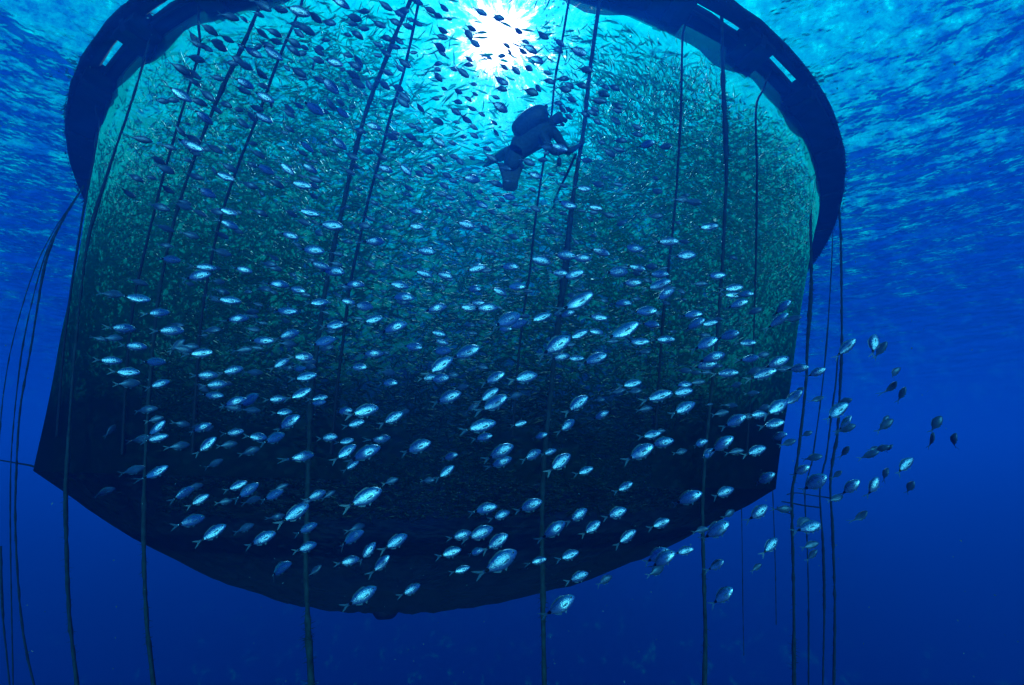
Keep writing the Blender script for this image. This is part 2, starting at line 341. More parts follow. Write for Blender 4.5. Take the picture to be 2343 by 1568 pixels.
add_rope([(1910, 470), (1902, 620), (1893, 763), (1880, 899), (1859, 1050), (1854, 1070), (1842, 1131), (1847, 1247), (1850, 1383), (1850, 1568)], 2.6,
         'faint thin rope between the bristly rope and the slim one, right of the cage', dist=23, seed=37)
add_rope([(310, 205), (245, 400), (200, 560), (172, 800), (157, 1000), (150, 1130), (152, 1250), (158, 1400), (176, 1568)], 4.5,
         'rope leaving the lower left corner of the cage and bending right at the bottom', fuzz=4, seed=41)
add_rope([(192, 425), (152, 490), (122, 550), (100, 620), (70, 800), (47, 930), (38, 1060), (35, 1200), (45, 1380), (62, 1500), (78, 1568)], 3.0,
         'darkest rope in the open water beyond the left edge of the cage', dist=17.5, ext_up=False, fuzz=3, seed=43)
add_rope([(187, 432), (138, 510), (98, 600), (58, 760), (38, 900), (25, 1060), (24, 1250), (30, 1568)], 1.8,
         'thin rope just left of the darkest one in the water on the left', dist=18.5, ext_up=False, seed=47)
add_rope([(182, 440), (122, 530), (76, 625), (32, 770), (8, 900), (-6, 1060)], 1.6,
         'leftmost thin rope, slanting out of the picture', dist=18.5, ext_up=False, seed=49, ext_dn=False)
add_rope([(2, 1250), (6, 1400), (22, 1568)], 2.4, 'faint rope low in the bottom left corner', dist=18, seed=51)
add_rope([(1694, 1060), (1697, 1180), (1700, 1400), (1702, 1500)], 1.8, 'very faint line below the cage, right of the knobbly rope', dist=30, seed=53)
add_rope([(1764, 1020), (1769, 1150), (1774, 1300), (1776, 1430)], 2.0, 'very faint line below the right end of the cage rim', dist=30, seed=55)
# cords that join the rim to the standing ropes
for i, (pts, dd, lab) in enumerate([
    ([(1800, 1132), (1822, 1128), (1860, 1134), (1902, 1140)], 18.5, 'upper cord joining the right end of the rim to the outer ropes'),
    ([(1788, 1148), (1815, 1152), (1846, 1158), (1878, 1162)], 20, 'lower cord joining the right end of the rim to the ropes'),
    ([(1778, 1160), (1790, 1170), (1812, 1176)], 19, 'short knotted cord under the right end of the rim'),
    ([(-10, 1052), (38, 1060), (78, 1068), (102, 1084)], 19, 'cord joining the left corner of the rim to the rope beyond it')]):
    add_rope(pts, 2.6, lab, dist=dd, seed=60 + i, name='tie_cord', lumps=.9, fuzz=3, group='tie cords at the rim')
# seam ropes of the net belong to the cage
SEAMS = [[(690, 10), (640, 130), (600, 240), (545, 380), (505, 500), (475, 640), (458, 760), (448, 900), (440, 1040)],
         [(955, 20), (925, 160), (895, 260), (870, 360), (845, 450), (820, 560), (800, 660), (785, 780), (770, 900), (757, 1040)],
         [(1300, 10), (1285, 100), (1270, 180), (1262, 260), (1252, 330), (1243, 375), (1225, 500), (1212, 620), (1200, 700), (1185, 830), (1172, 1000)],
         [(1562, 80), (1558, 250), (1550, 400), (1540, 520), (1520, 700), (1508, 860), (1496, 1040)],
         [(1730, 250), (1732, 400), (1729, 600), (1722, 800), (1708, 1040)],
         [(455, 120), (415, 260), (375, 400), (335, 560), (305, 700), (290, 850), (280, 1040)],
         [(225, 300), (185, 520), (150, 760), (130, 1000)]]
for i, s in enumerate(SEAMS):
    P = track(s, .08); p0 = P[0]; c0 = cage_c(p0.z); q_ = (Vector((p0.x, p0.y)) - c0) / cage_r(p0.z); c1 = cage_c(H)
    P.insert(0, Vector((c1.x + q_.x * cage_r(H), c1.y + q_.y * cage_r(H), H - .2))); P.insert(1, P[0].lerp(P[1], .5))
    dm = sum(p.length for p in P) / len(P)
    place(rope_mesh('seam_rope', P, (4.6, 5.5, 4.6, 4.6, 4, 4, 3)[i] * dm / F / 2, THIN, 0, 70 + i, nb=5, lumps=.25))
# the weight under the middle of the bottom net
t_ = ray(883, 1392); k_ = 26.15 / t_.y; pw = t_ * k_
vs = []; fs = []
prof = [(0, .9), (.5, .8), (.75, .45), (.85, -.1), (.85, -.6), (.6, -1.0), (0, -1.1)]
for i, (r, z) in enumerate(prof):
    for k in range(14):
        a = 2 * math.pi * k / 14; q = 1 + .12 * noise.noise(Vector((math.cos(a), math.sin(a), z * 2)))
        vs.append((pw.x + .75 * r * q * math.cos(a), pw.y + .75 * r * q * math.sin(a), pw.z + .55 * z + .15))
for i in range(len(prof) - 1):
    for k in range(14): fs.append((i * 14 + k, i * 14 + (k + 1) % 14, (i + 1) * 14 + (k + 1) % 14, (i + 1) * 14 + k))
place(mesh_obj('centre_weight', vs, fs, PIPE))
# ------------------------------------------------------------------ the farmed fish inside the cage: nobody could count them
DIVE = ray((1100 + 1050 / 5.6) * .9372, (220 + 720 / 5.6) * .9372); DIVE_D = cage_hit((1100 + 1250 / 5.6) * .9372, (220 + 600 / 5.6) * .9372, 0).length
def mass_mesh(name, n, mat):
    # a slender fish of 5 rings x 4 points, bent, with a small tail
    st = [(-.5, .012), (-.36, .035), (-.05, .10), (.25, .085), (.5, .01)]
    base = []
    for x, r in st:
        for (dy, dz) in ((0, 1), (.5, 0), (0, -1), (-.5, 0)): base.append((x, dy * r, dz * r))
    base += [(-.66, .004, .09), (-.66, .004, -.09), (-.58, -.006, 0)]
    base = np.array(base); F_ = []
    for i in range(4):
        for k in range(4): F_.append((i * 4 + k, i * 4 + (k + 1) % 4, (i + 1) * 4 + (k + 1) % 4, (i + 1) * 4 + k))
    F_ += [(0, 20, 22, 1), (2, 1, 22, 21)]
    F_ = np.array(F_); nv = len(base); allv = np.empty((n, nv, 3)); i = 0
    while i < n:
        a = rng.uniform(-1.5, 1.5) - .1
        z = H - .5 - (H + .4) * rng.uniform(0, 1) ** 1.3
        c = cage_c(z); r = cage_r(z) - .5 - abs(rng.normal(0, 2.8))
        if rng.random() < .25: a = rng.uniform(-math.pi, math.pi); r = cage_r(z) * math.sqrt(rng.random()) - .6
        if rng.random() < .24:                              # many press against the upper net
            z = H - .35 - 6.5 * rng.random() ** 1.1; c = cage_c(z); a = rng.uniform(-1.5, 1.5) - .1; r = cage_r(z) - .2 - abs(rng.normal(0, .8))
        if z < .6: r = min(r, cage_r(0) * .8)
        if r < 1: continue
        p = np.array([c.x + EX * r * math.sin(a), c.y - r * math.cos(a), z])
        clump = noise.noise(Vector((p[0] * .22, p[1] * .22, p[2] * .3)))
        if rng.random() > .62 + 1.0 * clump + .35 * (1 - z / H): continue
        # leave a thinner veil in front of the sun
        d = Vector(p).normalized(); ang = d.angle(SUN)
        if ang < .22 and rng.random() > .06 + (ang / .22) ** 2 * .7: continue
        # the fish keep clear of the diver
        if d.angle(DIVE) < .13 and Vector(p).length < DIVE_D + 1.4 and rng.random() > .06: continue
        L_ = rng.uniform(.20, .38)
        # they circle, with a good deal of disorder
        hd = np.array([math.cos(a), math.sin(a), 0]) * rng.choice([1, 1, -1]) + rng.normal(0, .8, 3) * np.array([1, 1, .9])
        if z > 6: hd = np.array([math.cos(a), math.sin(a), 0]) + rng.normal(0, .6, 3)
        hd += .9 * np.array(noise.noise_vector(Vector((p[0] * .33, p[1] * .33, p[2] * .45))))
        hd /= np.linalg.norm(hd); upv = np.array([0, 0, 1.0]); s = np.cross(upv, hd); s /= np.linalg.norm(s) + 1e-6; u = np.cross(hd, s)
        b = base.copy(); b[:, 1] += rng.normal(0, .28) * (b[:, 0] - .1) ** 2 * np.sign(.1 - b[:, 0]) + rng.normal(0, .25) * b[:, 0] ** 2
        b *= L_
        allv[i] = p + b[:, :1] * hd + b[:, 1:2] * s + b[:, 2:3] * u
        i += 1
    me = bpy.data.meshes.new(name); nf = len(F_)
    me.vertices.add(n * nv); me.vertices.foreach_set('co', allv.reshape(-1))
    idx = (F_[None] + (np.arange(n) * nv)[:, None, None]).reshape(-1)
    me.loops.add(n * nf * 4); me.loops.foreach_set('vertex_index', idx.astype(np.int32))
    me.polygons.add(n * nf); me.polygons.foreach_set('loop_start', np.arange(0, n * nf * 4, 4, dtype=np.int32))
    me.polygons.foreach_set('loop_total', np.full(n * nf, 4, dtype=np.int32))
    me.polygons.foreach_set('use_smooth', np.ones(n * nf, bool))
    me.update(); me.validate(); me.materials.append(mat)
    o = bpy.data.objects.new(name, me); C.objects.link(o); return o
m, t, N, L = newmat('farmed_fish_skin')
o_ = N('ShaderNodeOutputMaterial'); p = N('ShaderNodeBsdfPrincipled'); L(p.outputs[0], o_.inputs[0])
p.inputs['Base Color'].default_value = (.04, .46, .33, 1); p.inputs['Metallic'].default_value = .05; p.inputs['Roughness'].default_value = .5; p.inputs['Specular IOR Level'].default_value = .15
ms = mass_mesh('farmed_fish_shoal', 98000, m)
tag(ms, 'dense swirling mass of slender farmed fish inside the net cage', None, None, 'stuff')

# specks drifting in the water
rd = random.Random(19); vs = []; fs = []
for i in range(320):
    d = ray(rd.uniform(0, 2343), rd.uniform(0, 1568)); s = rd.uniform(1.2, 9); c0 = d * s
    if c0.z > H - .4: continue
    q = rd.uniform(.0009, .0017) * s; k0 = len(vs); rt = [Vector((rd.uniform(-1, 1), rd.uniform(-1, 1), rd.uniform(-1, 1))).normalized() * q * rd.uniform(.6, 1.6) for _ in range(4)]
    vs += [c0 + v for v in rt]; fs += [(k0, k0 + 1, k0 + 2), (k0, k0 + 2, k0 + 3), (k0, k0 + 3, k0 + 1), (k0 + 1, k0 + 3, k0 + 2)]
SP = simple('drifting_speck', (.16, .24, .25), .8, 3, .3)
tag(mesh_obj('drifting_specks', vs, fs, SP, smooth=False), 'tiny pale specks drifting in the water', None, None, 'stuff')
# ------------------------------------------------------------------ the wild bream in front of the cage
def fish_skin():
    m, t, N, L = newmat('bream_skin')
    o_ = N('ShaderNodeOutputMaterial'); p = N('ShaderNodeBsdfPrincipled'); L(p.outputs[0], o_.inputs[0])
    tc = N('ShaderNodeTexCoord'); s = N('ShaderNodeSeparateXYZ'); L(tc.outputs['Object'], s.inputs[0])
    def math_(op, a, b=None, c=None, clamp=False):
        n = N('ShaderNodeMath'); n.operation = op; n.use_clamp = clamp
        for i, v in enumerate((a, b, c)):
            if v is None: continue
            if isinstance(v, (int, float)): n.inputs[i].default_value = v
            else: L(v, n.inputs[i])
        return n.outputs[0]
    def rng_(v, a, b, c=0, d=1):
        n = N('ShaderNodeMapRange'); L(v, n.inputs[0])
        for i, q in enumerate((a, b, c, d)): n.inputs[i + 1].default_value = q
        return n.outputs[0]
    def mix(f, a, b):
        n = N('ShaderNodeMix'); n.data_type = 'RGBA'; L(f, n.inputs[0])
        for i, v in ((6, a), (7, b)):
            if isinstance(v, tuple): n.inputs[i].default_value = (*v, 1)
            else: L(v, n.inputs[i])
        return n.outputs[2]
    X, Z = s.outputs[0], s.outputs[2]
    back = rng_(Z, -.03, .16)
    nz = N('ShaderNodeTexNoise'); nz.inputs['Scale'].default_value = 9; nz.inputs['Detail'].default_value = 4; L(tc.outputs['Object'], nz.inputs[0])
    oi = N('ShaderNodeObjectInfo')
    base = mix(back, (.80, .88, .90), (.10, .22, .34))
    base = mix(math_('MULTIPLY', oi.outputs['Random'], .55), base, (.16, .34, .50))
    # fine dark lines along the flank that follow the back
    zc = math_('SUBTRACT', Z, math_('MULTIPLY', math_('MULTIPLY', math_('SUBTRACT', 1.05, X), X), .42))
    ln = math_('GREATER_THAN', math_('SINE', math_('MULTIPLY', zc, 230)), .35)
    msk = math_('MULTIPLY', math_('MULTIPLY', math_('LESS_THAN', X, .70), math_('GREATER_THAN', X, .08)), math_('MULTIPLY', ln, .32))
    base = mix(msk, base, (.10, .17, .22))
    # lateral line
    ll = math_('LESS_THAN', math_('ABSOLUTE', math_('ADD', zc, .005)), .006)
    base = mix(math_('MULTIPLY', ll, math_('MULTIPLY', math_('LESS_THAN', X, .72), .75)), base, (.03, .05, .07))
    # gill cover
    gx = math_('ADD', X, math_('MULTIPLY', math_('MULTIPLY', Z, Z), 4.5))
    gc = math_('LESS_THAN', math_('ABSOLUTE', math_('SUBTRACT', gx, .765)), .008)
    base = mix(math_('MULTIPLY', gc, .7), base, (.04, .07, .10))
    g2 = math_('LESS_THAN', math_('ABSOLUTE', math_('SUBTRACT', gx, .84)), .006)
    base = mix(math_('MULTIPLY', g2, .5), base, (.08, .12, .16))
    # mouth
    mo = math_('MULTIPLY', math_('LESS_THAN', math_('ABSOLUTE', math_('ADD', Z, .012)), .005), math_('GREATER_THAN', X, .945))
    base = mix(mo, base, (.03, .04, .05))
    # black saddle just before the tail
    dx = math_('DIVIDE', math_('SUBTRACT', X, .09), .062); dz = math_('DIVIDE', math_('SUBTRACT', Z, .006), .055)
    sd = math_('LESS_THAN', math_('ADD', math_('MULTIPLY', dx, dx), math_('MULTIPLY', dz, dz)), 1)
    base = mix(sd, base, (.006, .008, .012))
    L(base, p.inputs['Base Color'])
    L(rng_(sd, 0, 1, .88, .1), p.inputs['Metallic'])
    L(rng_(nz.outputs[0], .3, .7, .24, .36), p.inputs['Roughness'])
    v = N('ShaderNodeTexVoronoi'); v.inputs['Scale'].default_value = 42; L(tc.outputs['Object'], v.inputs[0])
    b = N('ShaderNodeBump'); b.inputs['Strength'].default_value = .24; b.inputs['Distance'].default_value = .006; L(v.outputs['Distance'], b.inputs['Height'])
    b2 = N('ShaderNodeBump'); b2.inputs['Strength'].default_value = .1; b2.inputs['Distance'].default_value = .03; L(nz.outputs[0], b2.inputs['Height']); L(b.outputs[0], b2.inputs['Normal'])
    L(b2.outputs[0], p.inputs['Normal'])
    return m
def fin_mat():
    m, t, N, L = newmat('fin_membrane')
    o_ = N('ShaderNodeOutputMaterial'); p = N('ShaderNodeBsdfPrincipled'); p.inputs['Base Color'].default_value = (.14, .24, .30, 1); p.inputs['Roughness'].default_value = .4
    tr = N('ShaderNodeBsdfTransparent'); mi = N('ShaderNodeMixShader'); mi.inputs[0].default_value = .5
    L(tr.outputs[0], mi.inputs[1]); L(p.outputs[0], mi.inputs[2]); L(mi.outputs[0], o_.inputs[0]); return m
SKIN = fish_skin(); FIN = fin_mat(); IRIS = simple('fish_iris', (.45, .5, .5), .25, 30, .15, .6, 0); PUP = simple('fish_pupil', (.004, .004, .005), .08, 5, 0, 0, 0)
ST = [(0.0, .032, -.030, .018), (.06, .036, -.034, .022), (.13, .060, -.058, .034), (.22, .105, -.102, .050), (.34, .152, -.148, .066), (.48, .184, -.176, .078),
      (.60, .192, -.178, .084), (.71, .182, -.160, .086), (.80, .158, -.134, .080), (.88, .120, -.104, .066), (.94, .078, -.072, .048), (.98, .040, -.046, .028), (1.0, .012, -.022, .010)]
def bream_mesh(name, bend, deep, twist=0, open_tail=1.0):
    vs = []; fs = []; mi = []; nb = 14
    def by(x): return bend * ((x - .62) ** 2 if x < .62 else .25 * (x - .62) ** 2)
    for (x, t_, b_, w_) in ST:
        zc, hh = (t_ + b_) / 2, (t_ - b_) / 2
        for k in range(nb):
            a = 2 * math.pi * k / nb; cz, cw = math.cos(a), math.sin(a)
            cw = math.copysign(abs(cw) ** .85, cw)
            vs.append((x, by(x) + w_ * cw, (zc + hh * cz) * deep))
    n = len(ST)
    for i in range(n - 1):
        for k in range(nb): fs.append((i * nb + k, i * nb + (k + 1) % nb, (i + 1) * nb + (k + 1) % nb, (i + 1) * nb + k)); mi.append(0)
    fs.append(tuple(range(nb))); mi.append(0); fs.append(tuple(range((n - 1) * nb, n * nb))[::-1]); mi.append(0)
    def fin(poly, th=.004, rays=None):        # a thin closed plate with thickness, bent with the body
        k0 = len(vs); m_ = len(poly)
        for sgn in (1, -1):
            for (x, z) in poly: vs.append((x, by(x) * (1.0 if x > 0 else 1.15) + sgn * th, z))
        fs.append(tuple(range(k0, k0 + m_))); fs.append(tuple(range(k0 + m_, k0 + 2 * m_))[::-1]); mi.extend((1, 1))
        for i in range(m_): fs.append((k0 + i, k0 + (i + 1) % m_, k0 + m_ + (i + 1) % m_, k0 + m_ + i)); mi.append(1)
    o = open_tail
    fin([(.03, .03), (-.06, .075 * o), (-.16, .150 * o), (-.27, .205 * o), (-.24, .150 * o), (-.17, .075 * o), (-.115, .012), (.0, .0)])
    fin([(.0, .0), (-.115, -.004), (-.17, -.075 * o), (-.24, -.150 * o), (-.27, -.205 * o), (-.16, -.150 * o), (-.06, -.075 * o), (.03, -.03)])
    fin([(.70, .178 * deep), (.62, .225 * deep), (.50, .218 * deep), (.38, .190 * deep), (.26, .150 * deep), (.20, .112 * deep), (.20, .09 * deep), (.34, .14 * deep), (.50, .175 * deep)])
    fin([(.42, -.160 * deep), (.38, -.200 * deep), (.30, -.168 * deep), (.22, -.125 * deep), (.22, -.095 * deep), (.34, -.135 * deep)])
    fin([(.60, -.170 * deep), (.52, -.235 * deep), (.50, -.190 * deep), (.53, -.165 * deep)])
    # pectoral fins lie close to the flank
    for sgn in (1, -1):
        k0 = len(vs)
        pts = [(.72, -.03), (.66, -.005), (.52, -.035), (.50, -.05), (.60, -.065), (.70, -.055)]
        for off in (.0, .006):
            for (x, z) in pts: vs.append((x, by(x) + sgn * (.088 + (.72 - x) * .10 + off), z))
        fs.append(tuple(range(k0, k0 + 6))); fs.append(tuple(range(k0 + 6, k0 + 12))[::-1]); mi.extend((1, 1))
        for i in range(6): fs.append((k0 + i, k0 + (i + 1) % 6, k0 + 6 + (i + 1) % 6, k0 + 6 + i)); mi.append(1)
    me = bpy.data.meshes.new(name); me.from_pydata(vs, [], fs)
    me.polygons.foreach_set('material_index', mi); me.polygons.foreach_set('use_smooth', [q == 0 for q in mi])
    me.materials.append(SKIN); me.materials.append(FIN); me.update()
    bm = bmesh.new(); bm.from_mesh(me); bmesh.ops.recalc_face_normals(bm, faces=bm.faces); bm.to_mesh(me); bm.free(); return me
def eye_mesh():
    vs = []; fs = []; mi = []; nb = 14
    prof = [(.034, .0), (.034, .006), (.030, .012), (.019, .0155), (.018, .0175), (.010, .0205), (0.001, .0215)]
    for (r, h) in prof:
        for k in range(nb): vs.append((r * math.cos(2 * math.pi * k / nb), h, r * math.sin(2 * math.pi * k / nb)))
    for i in range(len(prof) - 1):
        for k in range(nb): fs.append((i * nb + k, i * nb + (k + 1) % nb, (i + 1) * nb + (k + 1) % nb, (i + 1) * nb + k)); mi.append(0 if i < 3 else 1)
    me = bpy.data.meshes.new('eye'); me.from_pydata(vs, [], fs); me.polygons.foreach_set('material_index', mi); me.polygons.foreach_set('use_smooth', [True] * len(fs))
    me.materials.append(IRIS); me.materials.append(PUP); me.update()
    bm = bmesh.new(); bm.from_mesh(me); bmesh.ops.recalc_face_normals(bm, faces=bm.faces); bm.to_mesh(me); bm.free(); return me
EYE = eye_mesh()
KINDS = [bream_mesh('bream', b_, d_, 0, o_) for (b_, d_, o_) in [(0, 1.2, .8), (.35, 1.18, .72), (-.35, 1.16, .84), (.9, 1.1, .62), (-.9, 1.12, .66), (.15, 1.3, .8), (-.2, 1.04, .7)]]
